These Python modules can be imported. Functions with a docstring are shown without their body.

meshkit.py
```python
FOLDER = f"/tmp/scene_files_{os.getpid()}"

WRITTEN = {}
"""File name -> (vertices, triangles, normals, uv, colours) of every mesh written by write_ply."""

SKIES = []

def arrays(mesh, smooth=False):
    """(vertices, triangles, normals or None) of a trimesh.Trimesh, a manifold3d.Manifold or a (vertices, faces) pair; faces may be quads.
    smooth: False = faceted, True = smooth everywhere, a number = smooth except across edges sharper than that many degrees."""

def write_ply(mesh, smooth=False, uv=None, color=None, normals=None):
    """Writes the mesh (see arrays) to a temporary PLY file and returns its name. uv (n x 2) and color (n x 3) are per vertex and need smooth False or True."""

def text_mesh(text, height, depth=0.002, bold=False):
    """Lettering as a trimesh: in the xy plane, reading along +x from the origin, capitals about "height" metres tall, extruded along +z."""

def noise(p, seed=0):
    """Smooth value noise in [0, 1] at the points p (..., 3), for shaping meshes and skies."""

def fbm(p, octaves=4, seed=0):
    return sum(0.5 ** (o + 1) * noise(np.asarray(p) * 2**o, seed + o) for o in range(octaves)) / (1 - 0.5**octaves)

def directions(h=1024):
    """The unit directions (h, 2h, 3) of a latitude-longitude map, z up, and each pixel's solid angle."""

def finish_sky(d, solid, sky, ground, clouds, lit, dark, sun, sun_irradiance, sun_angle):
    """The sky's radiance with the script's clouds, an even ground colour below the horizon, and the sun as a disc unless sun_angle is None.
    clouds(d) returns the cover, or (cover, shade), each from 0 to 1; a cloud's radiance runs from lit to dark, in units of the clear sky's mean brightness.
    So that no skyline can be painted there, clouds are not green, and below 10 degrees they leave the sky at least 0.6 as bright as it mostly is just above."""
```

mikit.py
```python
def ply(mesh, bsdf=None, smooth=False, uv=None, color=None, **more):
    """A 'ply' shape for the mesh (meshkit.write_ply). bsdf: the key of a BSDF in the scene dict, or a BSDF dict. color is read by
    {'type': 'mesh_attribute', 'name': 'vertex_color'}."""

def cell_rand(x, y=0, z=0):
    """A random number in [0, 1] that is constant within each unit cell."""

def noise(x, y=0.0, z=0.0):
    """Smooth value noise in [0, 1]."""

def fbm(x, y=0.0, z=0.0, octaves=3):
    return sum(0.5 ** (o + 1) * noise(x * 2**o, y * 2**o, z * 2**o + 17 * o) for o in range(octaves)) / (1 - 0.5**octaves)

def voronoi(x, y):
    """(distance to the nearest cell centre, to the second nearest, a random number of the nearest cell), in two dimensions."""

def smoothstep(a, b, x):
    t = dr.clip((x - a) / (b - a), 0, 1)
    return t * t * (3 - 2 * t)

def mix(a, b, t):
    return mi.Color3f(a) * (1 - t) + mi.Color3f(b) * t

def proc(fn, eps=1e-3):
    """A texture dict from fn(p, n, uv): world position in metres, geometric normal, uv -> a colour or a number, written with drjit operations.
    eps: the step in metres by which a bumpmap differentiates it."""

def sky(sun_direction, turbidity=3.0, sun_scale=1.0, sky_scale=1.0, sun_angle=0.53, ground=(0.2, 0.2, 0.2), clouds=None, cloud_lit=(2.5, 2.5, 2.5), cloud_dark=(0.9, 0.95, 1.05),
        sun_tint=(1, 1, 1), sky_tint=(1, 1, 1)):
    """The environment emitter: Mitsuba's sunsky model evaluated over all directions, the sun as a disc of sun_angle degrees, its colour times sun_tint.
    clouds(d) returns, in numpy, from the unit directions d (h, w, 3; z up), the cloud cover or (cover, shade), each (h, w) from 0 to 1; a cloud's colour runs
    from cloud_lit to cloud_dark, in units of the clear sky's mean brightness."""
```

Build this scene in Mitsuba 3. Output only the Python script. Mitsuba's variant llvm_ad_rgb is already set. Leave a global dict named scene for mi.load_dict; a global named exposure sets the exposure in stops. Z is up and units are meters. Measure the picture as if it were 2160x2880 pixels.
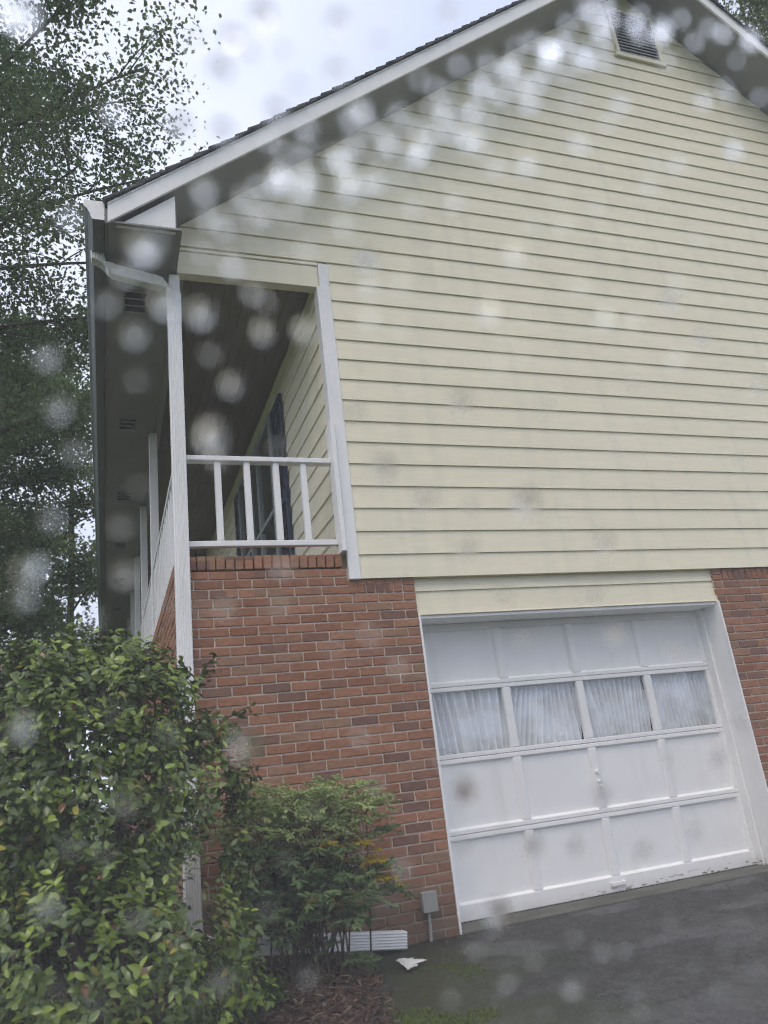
import math, random
import numpy as np, trimesh
import drjit as dr
import mitsuba as mi
import mikit
from mikit import noise, fbm, cell_rand, smoothstep, mix
T = mi.ScalarTransform4f
RNG = np.random.default_rng(11)
scene, labels = {'type': 'scene'}, {}

# ------------------------------------------------------------------ camera, sky, exposure
# metres: x along the gable wall (0 = left foot of the garage door), y away from the viewer (0 = face of the wall), z up
CAM = np.array([-2.3364, -5.3498, 1.0281])
FWD = np.array([0.33998, 0.88478, 0.31871]); RGT = np.array([0.94043, -0.32034, -0.11388]); UPV = np.array([-0.00133, -0.33844, 0.94099])
# a phone's main lens, about 4 mm of aperture, focused on the house; it looks out through the rain-spotted side window of a car
# SHIFT: after everything is built the world's origin is moved to this spot (one translation of all shapes), only because the renderer's
# ray offsets grow with the distance from the origin and would step over millimetre water drops otherwise
SHIFT = CAM.copy()
scene['camera'] = {'type': 'thinlens', 'to_world': T().look_at(origin=(CAM - SHIFT).tolist(), target=(CAM - SHIFT + FWD).tolist(), up=UPV.tolist()),
                   'fov': 52.98, 'fov_axis': 'x', 'aperture_radius': 0.00585, 'focus_distance': 6.4, 'near_clip': 0.02, 'far_clip': 900.0}


def overcast(d):
    import meshkit
    q = d / np.maximum(d[..., 2:3] + 0.25, 0.2)
    s = meshkit.fbm(q * [2.6, 2.6, 0] + [3.1, 1.7, 0], 4, 5)
    return np.ones(d.shape[:2]), np.clip((s - 0.36) * 2.6, 0, 1) * 0.8


scene['sky'] = mikit.sky([-0.30, -0.44, 0.85], turbidity=4, sun_scale=0.28, sun_angle=34, clouds=overcast, ground=(0.1, 0.11, 0.09),
                         cloud_lit=(2.85, 3.05, 3.62), cloud_dark=(2.0, 2.27, 3.0))
exposure = 1.70

# ------------------------------------------------------------------ materials


def proc(fn, eps=1e-3):
    return mikit.proc(lambda p, n, uv: fn(p + mi.Vector3f(SHIFT.tolist()), n, uv), eps)


def wet_rough(p, n, uv):
    return 0.28 + 0.34 * smoothstep(0.36, 0.6, fbm(p.x * 1.9 + 3, p.y * 2.6, 0.0, 3))


def bsdf(key, col, rough=0.6, spec=0.4, bump=None, scale=0.001, eps=1e-3, two=True, **more):
    c = col if isinstance(col, dict) else {'type': 'rgb', 'value': list(col)}
    d = {'type': 'principled', 'base_color': c, 'roughness': rough, 'specular': spec, **more}
    if bump is not None:
        d = {'type': 'bumpmap', 'arbitrary': proc(bump, eps), 'scale': scale, 'bsdf': d}
    scene[key] = {'type': 'twosided', 'bsdf': d} if two else d
    return key


def brick_col(p, n, uv):
    u = dr.select(dr.abs(n.y) > 0.5, p.x, p.y)
    k = dr.floor((2.515 - p.z) / 0.0677)
    i = dr.floor((u + dr.select(u > 1.0, -2.772, 0.110)) / 0.204 + 0.5 * (k - 2 * dr.floor(k / 2)))
    r1, r2, r3 = cell_rand(i, k, 3), cell_rand(i, k, 9), cell_rand(i, k, 14)
    c = mix((0.225, 0.095, 0.052), (0.31, 0.147, 0.087), r1)
    c = mix(c, (0.15, 0.082, 0.062), smoothstep(0.7, 0.95, r2) * 0.85)
    c = mix(c, (0.26, 0.16, 0.10), smoothstep(0.78, 1.0, r3) * 0.7)
    m = fbm(p.x * 38, p.y * 38, p.z * 55, 3)
    c = c * (0.72 + 0.56 * m)
    damp = smoothstep(0.75, -0.05, p.z + 0.25 * fbm(p.x * 2, p.y * 2, p.z * 2, 2) - 0.12)
    c = mix(c, mi.Color3f(0.085, 0.07, 0.05), 0.62 * damp)                     # rising damp and algae near the soil
    return c


def brick_bump(p, n, uv):
    return fbm(p.x * 90, p.y * 90, p.z * 90, 3)


bsdf('brick', proc(brick_col), 0.75, 0.35, brick_bump, 0.0022)


def mortar_col(p, n, uv):
    m = fbm(p.x * 30, p.y * 30, p.z * 30, 3)
    c = mix((0.45, 0.385, 0.32), (0.60, 0.52, 0.44), m)
    return mix(c, (0.12, 0.11, 0.08), 0.7 * smoothstep(0.6, -0.05, p.z))


bsdf('mortar', proc(mortar_col), 0.9, 0.2)


def siding_col(p, n, uv):
    s = fbm(p.x * 1.1, p.y * 1.1, p.z * 5.0, 3)
    g = fbm(p.x * 6.0, p.y * 6.0, p.z * 60.0, 3)
    run = fbm(p.x * 9.0, p.y * 9.0, p.z * 0.35, 2)
    c = mix((0.715, 0.67, 0.505), (0.775, 0.73, 0.555), s)
    c = c * (0.95 + 0.1 * g)
    return mix(c, mi.Color3f(0.44, 0.43, 0.37), 0.13 * smoothstep(0.5, 0.8, run))


def siding_bump(p, n, uv):
    return fbm(p.x * 3.0, p.y * 3.0, p.z * 120.0, 3) + 2.0 * fbm(p.x * 1.3, p.y * 1.3, p.z * 2.0, 2)


bsdf('siding', proc(siding_col), 0.5, 0.4, siding_bump, 0.0009)


def white_col(p, n, uv):
    s = fbm(p.x * 2.3, p.y * 2.3, p.z * 2.3, 3)
    r = fbm(p.x * 12, p.y * 12, p.z * 1.2, 3)
    c = mix((0.725, 0.725, 0.712), (0.80, 0.80, 0.79), s)
    c = mix(c, mi.Color3f(0.50, 0.49, 0.46), 0.18 * smoothstep(0.52, 0.8, r))
    low = smoothstep(0.12, -0.06, p.z + 0.08 * r)
    c = mix(c, mi.Color3f(0.42, 0.40, 0.35), 0.55 * low)
    chip = smoothstep(0.60, 0.66, fbm(p.x * 22, p.y * 22, p.z * 60, 3)) * smoothstep(0.030, -0.02, p.z) * smoothstep(0.7, 1.7, p.x)   # paint flaking off along the foot
    return mix(c, mi.Color3f(0.16, 0.12, 0.09), 0.9 * chip)


def white_bump(p, n, uv):
    return fbm(p.x * 14, p.y * 14, p.z * 45, 2)


bsdf('white_paint', proc(white_col), 0.42, 0.45, white_bump, 0.0005)
bsdf('white_metal', proc(white_col), 0.32, 0.5)


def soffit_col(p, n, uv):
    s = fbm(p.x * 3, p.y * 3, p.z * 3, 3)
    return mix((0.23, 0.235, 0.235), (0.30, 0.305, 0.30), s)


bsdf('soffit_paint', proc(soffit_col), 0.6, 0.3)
bsdf('gutter_back', (0.36, 0.38, 0.37), 0.45, 0.4)
bsdf('gutter_grey', (0.15, 0.175, 0.165), 0.45, 0.3)
bsdf('frame_grey', (0.24, 0.27, 0.25), 0.5, 0.4)


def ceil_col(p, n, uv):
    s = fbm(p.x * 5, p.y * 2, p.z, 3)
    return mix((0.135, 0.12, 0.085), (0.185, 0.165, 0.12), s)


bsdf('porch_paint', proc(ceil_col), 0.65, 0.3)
bsdf('navy_paint', (0.022, 0.032, 0.075), 0.4, 0.45)
bsdf('dark_slot', (0.03, 0.032, 0.035), 0.8, 0.2)
bsdf('vent_paint', (0.36, 0.37, 0.39), 0.55, 0.3)
bsdf('room_dark', (0.02, 0.024, 0.022), 0.9, 0.1)
bsdf('box_metal', (0.27, 0.275, 0.26), 0.45, 0.4)


def shingle_col(p, n, uv):
    s = cell_rand(dr.floor(p.y / 0.17), dr.floor(p.x / 0.11), 2)
    g = fbm(p.x * 60, p.y * 60, p.z * 60, 2)
    return mix((0.045, 0.048, 0.055), (0.10, 0.10, 0.108), s) * (0.65 + 0.7 * g)


bsdf('shingle', proc(shingle_col), 0.85, 0.3)


def curtain_col(p, n, uv):
    s = fbm(p.x * 7, p.y, p.z * 7, 3)
    c = mix((0.70, 0.735, 0.77), (0.60, 0.62, 0.63), smoothstep(0.35, 0.7, s))
    return mix(c, mi.Color3f(0.42, 0.40, 0.37), 0.5 * smoothstep(1.22, 1.10, p.z) * fbm(p.x * 25, 0, p.z * 25, 2))


bsdf('curtain_cloth', proc(curtain_col), 0.8, 0.2)
scene['window_glass'] = {'type': 'thindielectric', 'int_ior': 1.5}


def asphalt_col(p, n, uv):
    a = fbm(p.x * 1.1, p.y * 1.1, 0.0, 4)
    st = cell_rand(dr.floor(p.x * 170), dr.floor(p.y * 170), 5)
    f = 0.5 * fbm(p.x * 60, p.y * 60, 0.0, 2) + 0.5 * fbm(p.x * 17, p.y * 17, 0.0, 3)
    c = mix((0.022, 0.022, 0.021), (0.046, 0.046, 0.045), a) * (0.1 + 1.8 * f)
    c = mix(c, mi.Color3f(0.14, 0.138, 0.13), 0.6 * smoothstep(0.93, 1.0, st))
    edge = smoothstep(0.55, -1.0, p.x) * smoothstep(0.35, 0.62, fbm(p.x * 2.1 + 5, p.y * 2.1, 0.0, 3) + 0.16 * smoothstep(-0.3, -1.0, p.x))
    c = mix(c, mi.Color3f(0.034, 0.042, 0.017), 0.85 * edge)
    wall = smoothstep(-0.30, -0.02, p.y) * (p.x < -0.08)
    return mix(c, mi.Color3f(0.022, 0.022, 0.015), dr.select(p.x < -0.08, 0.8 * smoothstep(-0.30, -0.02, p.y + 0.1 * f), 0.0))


def asphalt_bump(p, n, uv):
    return fbm(p.x * 70, p.y * 70, 0.0, 3) + 0.6 * cell_rand(dr.floor(p.x * 170), dr.floor(p.y * 170), 7)


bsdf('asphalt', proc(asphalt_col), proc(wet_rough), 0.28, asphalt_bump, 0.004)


def sill_col(p, n, uv):
    a = fbm(p.x * 5, p.y * 9, 0.0, 4)
    return mix((0.05, 0.053, 0.042), (0.115, 0.115, 0.10), a)


bsdf('concrete', proc(sill_col), 0.7, 0.3, asphalt_bump, 0.002)


def soil_col(p, n, uv):
    a = fbm(p.x * 9, p.y * 9, 0.0, 4)
    return mix((0.022, 0.014, 0.009), (0.065, 0.035, 0.024), a)


bsdf('soil', proc(soil_col), 0.8, 0.3, asphalt_bump, 0.01)


def lawn_col(p, n, uv):
    return mix((0.03, 0.05, 0.015), (0.07, 0.09, 0.03), fbm(p.x * 1.7, p.y * 1.7, 0.0, 4))


bsdf('lawn', proc(lawn_col), 0.9, 0.2)
bsdf('moss_green', (0.085, 0.115, 0.02), 0.9, 0.2)
for i, c in enumerate([(0.052, 0.026, 0.019), (0.032, 0.018, 0.014), (0.085, 0.05, 0.034), (0.13, 0.10, 0.078)]):
    bsdf(f'mulch_{i}', c, 0.7, 0.3)


def bark_col(p, n, uv):
    return mix((0.05, 0.042, 0.034), (0.12, 0.105, 0.088), fbm(p.x * 8, p.y * 8, p.z * 2.5, 3))


bsdf('bark', proc(bark_col), 0.9, 0.2)
bsdf('twig', (0.06, 0.042, 0.03), 0.8, 0.2)


def leaf_mat(key, c, rough, trans, spec_tint=0.0):
    scene[key] = {'type': 'principledthin', 'base_color': {'type': 'rgb', 'value': list(c)}, 'roughness': rough, 'diff_trans': trans, 'spec_trans': 0.0, 'eta': 1.45}


leaf_mat('leaf_tree_a', (0.15, 0.205, 0.095), 0.5, 0.65)
leaf_mat('leaf_tree_b', (0.19, 0.245, 0.11), 0.5, 0.7)
leaf_mat('leaf_tree_c', (0.115, 0.165, 0.08), 0.5, 0.5)
CAM_LEAF = [('camellia_dark', (0.055, 0.088, 0.019)), ('camellia_mid', (0.100, 0.150, 0.027)), ('camellia_light', (0.185, 0.25, 0.04)), ('camellia_brown', (0.14, 0.075, 0.03)), ('camellia_yellow', (0.30, 0.26, 0.05))]
for k, c in CAM_LEAF:
    bsdf(k, c, 0.24, 0.5)
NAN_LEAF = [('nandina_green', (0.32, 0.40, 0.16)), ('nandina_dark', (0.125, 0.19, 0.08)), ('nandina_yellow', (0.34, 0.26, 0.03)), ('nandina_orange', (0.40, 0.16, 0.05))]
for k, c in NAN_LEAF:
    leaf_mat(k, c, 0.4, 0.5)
leaf_mat('liriope_green', (0.045, 0.085, 0.022), 0.4, 0.4)

# ------------------------------------------------------------------ mesh helpers


_next = {}


def num(base):
    i = _next.get(base, -1) + 1
    _next[base] = i
    return base if i == 0 else f'{base}_{i:03d}'


def add(base, mesh, mat, smooth=False, label=None, kind=None, **kw):
    k = num(base)
    scene[k] = mikit.ply(mesh, mat, smooth=smooth, **kw)
    if label or kind:
        labels[k] = {**({'label': label} if label else {}), **({'kind': kind} if kind else {})}
    return k


def holder(base, label=None, category=None, group=None, kind=None):
    k = num(base)
    labels[k] = {a: b for a, b in (('label', label), ('category', category), ('group', group), ('kind', kind)) if b}
    return k


_CH = None


def cbox(x0, x1, y0, y1, z0, z1, b=0.0):
    """A box with chamfered edges: (vertices, triangles)."""
    lo, hi = np.array([x0, y0, z0], float), np.array([x1, y1, z1], float)
    if b <= 0:
        m = trimesh.creation.box(extents=hi - lo)
        m.apply_translation((lo + hi) / 2)
        return np.array(m.vertices), np.array(m.faces)
    b = min(b, 0.45 * (hi - lo).min())
    v = []
    for sx in (0, 1):
        for sy in (0, 1):
            for sz in (0, 1):
                s = (sx, sy, sz)
                c = np.where(np.array(s) == 0, lo, hi)
                for ax in range(3):
                    p = c.copy()
                    for o in range(3):
                        if o != ax:
                            p[o] += b if s[o] == 0 else -b
                    v.append(p)
    v = np.array(v)
    global _CH
    if _CH is None:
        h = trimesh.convex.convex_hull(np.array(v))
        # map the hull back to our vertex order
        from scipy.spatial import cKDTree
        idx = cKDTree(v).query(h.vertices)[1]
        _CH = idx[h.faces]
    return v, _CH


def joined(parts):
    vs, fs, n = [], [], 0
    for v, f in parts:
        v, f = np.asarray(v, float), np.asarray(f, int)
        if f.shape[1] == 4:
            f = np.vstack([f[:, [0, 1, 2]], f[:, [0, 2, 3]]])
        vs.append(v); fs.append(f + n); n += len(v)
    return np.vstack(vs), np.vstack(fs)


def prism(poly, axis, a0, a1):
    """Extrude a simple polygon along an axis. poly: points in the two other axes, in axis order."""
    from shapely.geometry import Polygon
    m = trimesh.creation.extrude_polygon(Polygon(poly), 1.0, engine='earcut')
    v = np.array(m.vertices)
    out = np.empty_like(v)
    o = [k for k in range(3) if k != axis]
    out[:, o[0]], out[:, o[1]], out[:, axis] = v[:, 0], v[:, 1], a0 + v[:, 2] * (a1 - a0)
    f = np.array(m.faces)
    if axis == 1:
        f = f[:, ::-1]
    return out, f


def loft(sections, caps=True, closed=True):
    """Skin a list of equal-length rings."""
    s = np.asarray(sections, float)
    n, m = s.shape[:2]
    i, j = np.meshgrid(np.arange(n - 1), np.arange(m if closed else m - 1), indexing='ij')
    a, b = i * m + j, i * m + (j + 1) % m
    q = np.stack([a, b, b + m, a + m], -1).reshape(-1, 4)
    f = np.vstack([q[:, [0, 1, 2]], q[:, [0, 2, 3]]])
    v = s.reshape(-1, 3)
    if caps and closed:
        c0, c1 = s[0].mean(0), s[-1].mean(0)
        k = np.arange(m)
        f = np.vstack([f, np.stack([np.full(m, n * m), (k + 1) % m, k], 1), np.stack([np.full(m, n * m + 1), (n - 1) * m + k, (n - 1) * m + (k + 1) % m], 1)])
        v = np.vstack([v, c0, c1])
    return v, f


def tube(pts, radii, sides=6):
    p = np.asarray(pts, float)
    r = np.broadcast_to(radii, (len(p),))
    t = np.gradient(p, axis=0)
    t /= np.linalg.norm(t, axis=1, keepdims=True) + 1e-12
    a = np.cross(t, np.where(np.abs(t[:, 2:]) < 0.9, [0, 0, 1.0], [1.0, 0, 0]))
    a /= np.linalg.norm(a, axis=1, keepdims=True) + 1e-12
    b = np.cross(t, a)
    ang = np.arange(sides) * 2 * np.pi / sides
    rings = p[:, None] + r[:, None, None] * (np.cos(ang)[None, :, None] * a[:, None] + np.sin(ang)[None, :, None] * b[:, None])
    return loft(rings)


def bez(a, b, c, n=8):
    t = np.linspace(0, 1, n)[:, None]
    return (1 - t) ** 2 * np.asarray(a, float) + 2 * t * (1 - t) * np.asarray(b, float) + t * t * np.asarray(c, float)


def unit(v):
    v = np.asarray(v, float)
    return v / (np.linalg.norm(v, axis=-1, keepdims=True) + 1e-12)


# ------------------------------------------------------------------ the setting
scene['ground'] = mikit.ply((np.array([[-250, -250, -0.10], [250, -250, -0.10], [250, 250, -0.10], [-250, 250, -0.10]], float), np.array([[0, 1, 2], [0, 2, 3]])), 'lawn')
labels['ground'] = {'label': 'grassy ground around the house', 'kind': 'structure'}


def sheet(poly, z, step, amp, seed):
    """A gently uneven sheet clipped to a polygon."""
    import meshkit
    from shapely.geometry import Polygon, Point
    from shapely import contains_xy
    P = Polygon(poly)
    m = trimesh.creation.extrude_polygon(P, 0.02, engine='earcut')
    m = m.subdivide_to_size(step)
    v = np.array(m.vertices)
    up = v[:, 2] > 0.01
    v[:, 2] += z - 0.02
    v[up, 2] += (meshkit.fbm(np.c_[v[up, :2] * 1.3, v[up, :1] * 0], 3, seed) - 0.5) * amp
    return v, np.array(m.faces)


drive = [(-1.0, 0.02), (-0.97, -0.5), (-0.98, -0.95), (-1.07, -1.25), (-1.14, -1.6), (-1.25, -2.3), (-1.5, -3.2), (-3.9, -4.2), (-4.2, -9), (7, -9), (6.2, -3), (3.4, -0.6), (3.3, 0.02)]
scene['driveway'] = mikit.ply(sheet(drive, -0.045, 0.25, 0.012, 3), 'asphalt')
labels['driveway'] = {'label': 'dark wet asphalt driveway in front of the garage door', 'kind': 'structure'}
bed = [(-6, 0.0), (-1.0, 0.0), (-0.975, -0.5), (-0.985, -0.95), (-1.075, -1.25), (-1.145, -1.6), (-1.25, -2.3), (-1.5, -3.0), (-3.5, -3.6), (-6, -2.5)]
scene['mulch_bed'] = mikit.ply(sheet(bed, -0.02, 0.2, 0.05, 8), 'soil')
labels['mulch_bed'] = {'label': 'dark reddish mulch bed under the shrubs', 'kind': 'structure'}
bed_r = [(3.3, 0.0), (9.7, 0.0), (9.7, -2.0), (6.0, -2.4), (3.42, -0.65)]
scene['garden_bed'] = mikit.ply(sheet(bed_r, -0.03, 0.3, 0.05, 9), 'soil')
labels['garden_bed'] = {'label': 'strip of bare soil along the wall right of the driveway', 'kind': 'structure'}
scene['door_sill'] = mikit.ply(cbox(-0.087, 2.772, -0.02, 0.36, -0.09, -0.036, 0.006), 'concrete')
labels['door_sill'] = {'label': 'mossy concrete sill along the foot of the garage door', 'kind': 'structure'}

# mulch chips: nobody could count them
chips = {i: [] for i in range(4)}
for k in range(5200):
    x, y = RNG.uniform(-2.6, -0.98), RNG.uniform(-1.9, -0.06)
    lim = np.interp(-y, [0, 0.5, 0.95, 1.25, 1.6, 2.3], [-1.0, -0.975, -0.985, -1.075, -1.145, -1.25])
    if x > lim + 0.03 * RNG.normal():
        continue
    L, W = RNG.uniform(0.012, 0.035), RNG.uniform(0.004, 0.009)
    a = RNG.uniform(0, 6.28); tl = RNG.uniform(-0.5, 0.5)
    u = np.array([math.cos(a) * math.cos(tl), math.sin(a) * math.cos(tl), math.sin(tl)]); w = unit(np.cross(u, [0.2 * RNG.normal(), 0.2 * RNG.normal(), 1]))
    n = np.cross(w, u)
    c = np.array([x, y, 0.012 + 0.02 * RNG.random()])
    v = np.array([c - u * L - w * W, c + u * L - w * W * 0.6, c + u * L * 0.9 + w * W, c - u * L + w * W * 0.8, c + n * 0.006])
    chips[int(RNG.choice(4, p=[0.4, 0.35, 0.17, 0.08]))].append((v, np.array([[0, 1, 4], [1, 2, 4], [2, 3, 4], [3, 0, 4]])))
for i in range(4):
    add('mulch', joined(chips[i]), f'mulch_{i}', label=['reddish brown mulch chips on the bed below the shrubs', 'dark brown mulch chips on the bed below the shrubs', 'light brown mulch chips on the bed below the shrubs', 'pale grey mulch chips on the bed below the shrubs'][i], kind='stuff')
# moss tufts at the left edge of the drive
tufts = []
import meshkit
for k in range(9000):
    x, y = RNG.uniform(-1.15, -0.2), RNG.uniform(-1.9, -0.2)
    lim = np.interp(-y, [0, 0.5, 0.95, 1.25, 1.6, 2.3], [-1.0, -0.975, -0.985, -1.075, -1.145, -1.25])
    d = x - lim
    if d < 0.0 or meshkit.fbm(np.array([[x * 4.2, y * 4.2, 1.0]]), 3, 4)[0] < 0.45 + 0.55 * max(0, d - 0.12) + 0.25 * max(0, -0.75 - y if y > -0.75 else 0) + 0.5 * max(0, y + 0.85):
        continue
    for j in range(2):
        a = RNG.uniform(0, 6.28); h = RNG.uniform(0.005, 0.016)
        c = np.array([x + 0.01 * RNG.normal(), y + 0.01 * RNG.normal(), -0.047])
        u = np.array([math.cos(a), math.sin(a), 0]) * 0.005
        tufts.append((np.array([c - u, c + u, c + [0.006 * RNG.normal(), 0.006 * RNG.normal(), h]]), np.array([[0, 1, 2]])))
add('moss', joined(tufts), 'moss_green', label='yellow-green moss patches on the left edge of the driveway', kind='stuff')

grit, litter = [], []
for k in range(1500):
    x, y = RNG.uniform(-1.0, 3.2), RNG.uniform(-2.8, -0.02)
    if x < -0.9 - 0.15 * y * -1:
        continue
    r = RNG.uniform(0.0018, 0.0058)
    m = trimesh.creation.icosahedron()
    grit.append((np.array(m.vertices) * r * RNG.uniform(0.6, 1.2, 3) + [x, y, -0.044], np.array(m.faces)))
add('grit', joined(grit), 'mulch_3', label='loose pale grit scattered over the wet driveway', kind='stuff')
for k in range(46):
    x, y = RNG.uniform(-0.95, 2.6), -abs(RNG.normal(0, 0.7)) - 0.03
    a = RNG.uniform(0, 6.28); L = RNG.uniform(0.012, 0.03)
    u = np.array([math.cos(a), math.sin(a), 0]) * L; w = np.array([-math.sin(a), math.cos(a), 0]) * L * 0.33
    c = np.array([x, y, -0.037])
    litter.append((np.array([c - u, c - w * 1.0 + [0, 0, 0.004], c + u + [0, 0, 0.003], c + w + [0, 0, 0.005]]), np.array([[0, 1, 2], [0, 2, 3]])))
add('leaf_litter', joined(litter), 'mulch_2', label='small brown leaves fallen on the driveway', kind='stuff')

# ------------------------------------------------------------------ house
H = holder('house', 'two storey house with cream lap siding over red brick and a white garage door', 'house')
S_L, S_R = 0.80, 0.82                      # roof pitches
XP, ZP = 3.633, 9.773                       # ridge of the soffit line
OV = 0.50                                  # rake overhang
XE = -2.325                                # left eave
ZE = ZP - S_L * (XP - XE)                  # soffit line at the eave
XR = XP + (ZP - ZE) / S_R
DEPTH = 19.0


def xl(z):
    return XP - (ZP - z) / S_L


def xr(z):
    return XP + (ZP - z) / S_R


X_WR = 9.15
# backing walls
gp = f'{H}__gable_wall'
lab = labels[num(gp)] = {'label': 'cream lap-sided gable wall above the garage'}
scene[gp] = mikit.ply(prism([(-0.60, 2.42), (X_WR, 2.42), (X_WR, ZP - S_R * (X_WR - XP) + 0.02), (XP, ZP + 0.02), (-1.84, ZP - S_L * (XP + 1.84) + 0.02), (-1.84, 5.12), (-0.60, 5.12)], 1, 0.001, 0.10), 'siding')
zs = [2.416 + 0.188 * k for k in range(15)]
while zs[-1] < ZP:
    zs.append(zs[-1] + 0.193)


def lap_board(xa, xb, xa2, xb2, z0, z1, face=0.0, axis='x'):
    """One course of bevelled siding whose ends may slope: butt 12 mm thick, lapped under the next course."""
    j = RNG.normal(0, 0.0012, 2)
    ov = 0.02
    prof = [(-0.0265, z0), (-0.0105, z1 + ov), (-0.002, z1 + ov), (-0.0135, z0)]
    rings = []
    n = 9
    for t in np.linspace(0, 1, n):
        wob = 0.0016 * math.sin(7 * t + 40 * j[0] * 100) + j[0] * t
        ring = []
        for (y, z) in prof:
            f = (z - z0) / (z1 - z0)
            x = (xa + (xa2 - xa) * f) * (1 - t) + (xb + (xb2 - xb) * f) * t
            ring.append((x, face + y, z + (wob if z == z0 else 0)))
        rings.append(ring)
    v, f = loft(rings)
    return v, f[:, ::-1]


for k in range(len(zs) - 1):
    z0, z1 = zs[k], min(zs[k + 1], ZP - 0.02)
    if z1 - z0 < 0.03:
        continue
    if z0 < 5.2:
        a0 = a1 = -0.534
    else:
        a0, a1 = max(-1.84, xl(z0) + 0.02), max(-1.84, xl(z1) + 0.02)
    b0, b1 = min(X_WR, xr(z0) - 0.02), min(X_WR, xr(z1) - 0.02)
    add(f'{gp}__siding_board', lap_board(a0, b0, a1, b1, z0, z1), 'siding')
# flat header over the porch opening with its small crown strip
add(f'{H}__porch_header', cbox(-1.80, -0.629, -0.018, 0.075, 4.98, 5.19, 0.003), 'siding')
add(f'{H}__porch_header__cap', cbox(-1.80, -0.629, -0.030, 0.070, 5.193, 5.222, 0.003), 'siding')
add(f'{H}__corner_board', cbox(-0.627, -0.537, -0.034, -0.0005, 2.412, 5.215, 0.004), 'white_paint')
add(f'{H}__corner_board', cbox(-0.653, -0.6275, -0.034, 0.075, 2.63, 4.978, 0.003), 'white_paint')

# the small cream panel over the garage door
lp = f'{H}__lintel_panel'
scene[num(lp)] = mikit.ply(cbox(-0.103, 2.772, 0.047, 0.30, 2.15, 2.418), 'siding')
for z0, z1 in ((2.135, 2.315), (2.315, 2.400)):
    v, f = lap_board(-0.103, 2.772, -0.103, 2.772, z0, z1, 0.046)
    add(f'{lp}__siding_board', (v, f), 'siding')
add(f'{lp}__drip_strip', cbox(-0.103, 2.772, 0.012, 0.30, 2.126, 2.1335, 0.002), 'siding')
add(f'{H}__opening_head', cbox(-0.085, 2.755, 0.03, 0.30, 2.100, 2.1255, 0.002), 'white_paint')

# --- brickwork
BH, BL, J = 0.0577, 0.194, 0.010
CH = BH + J


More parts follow.
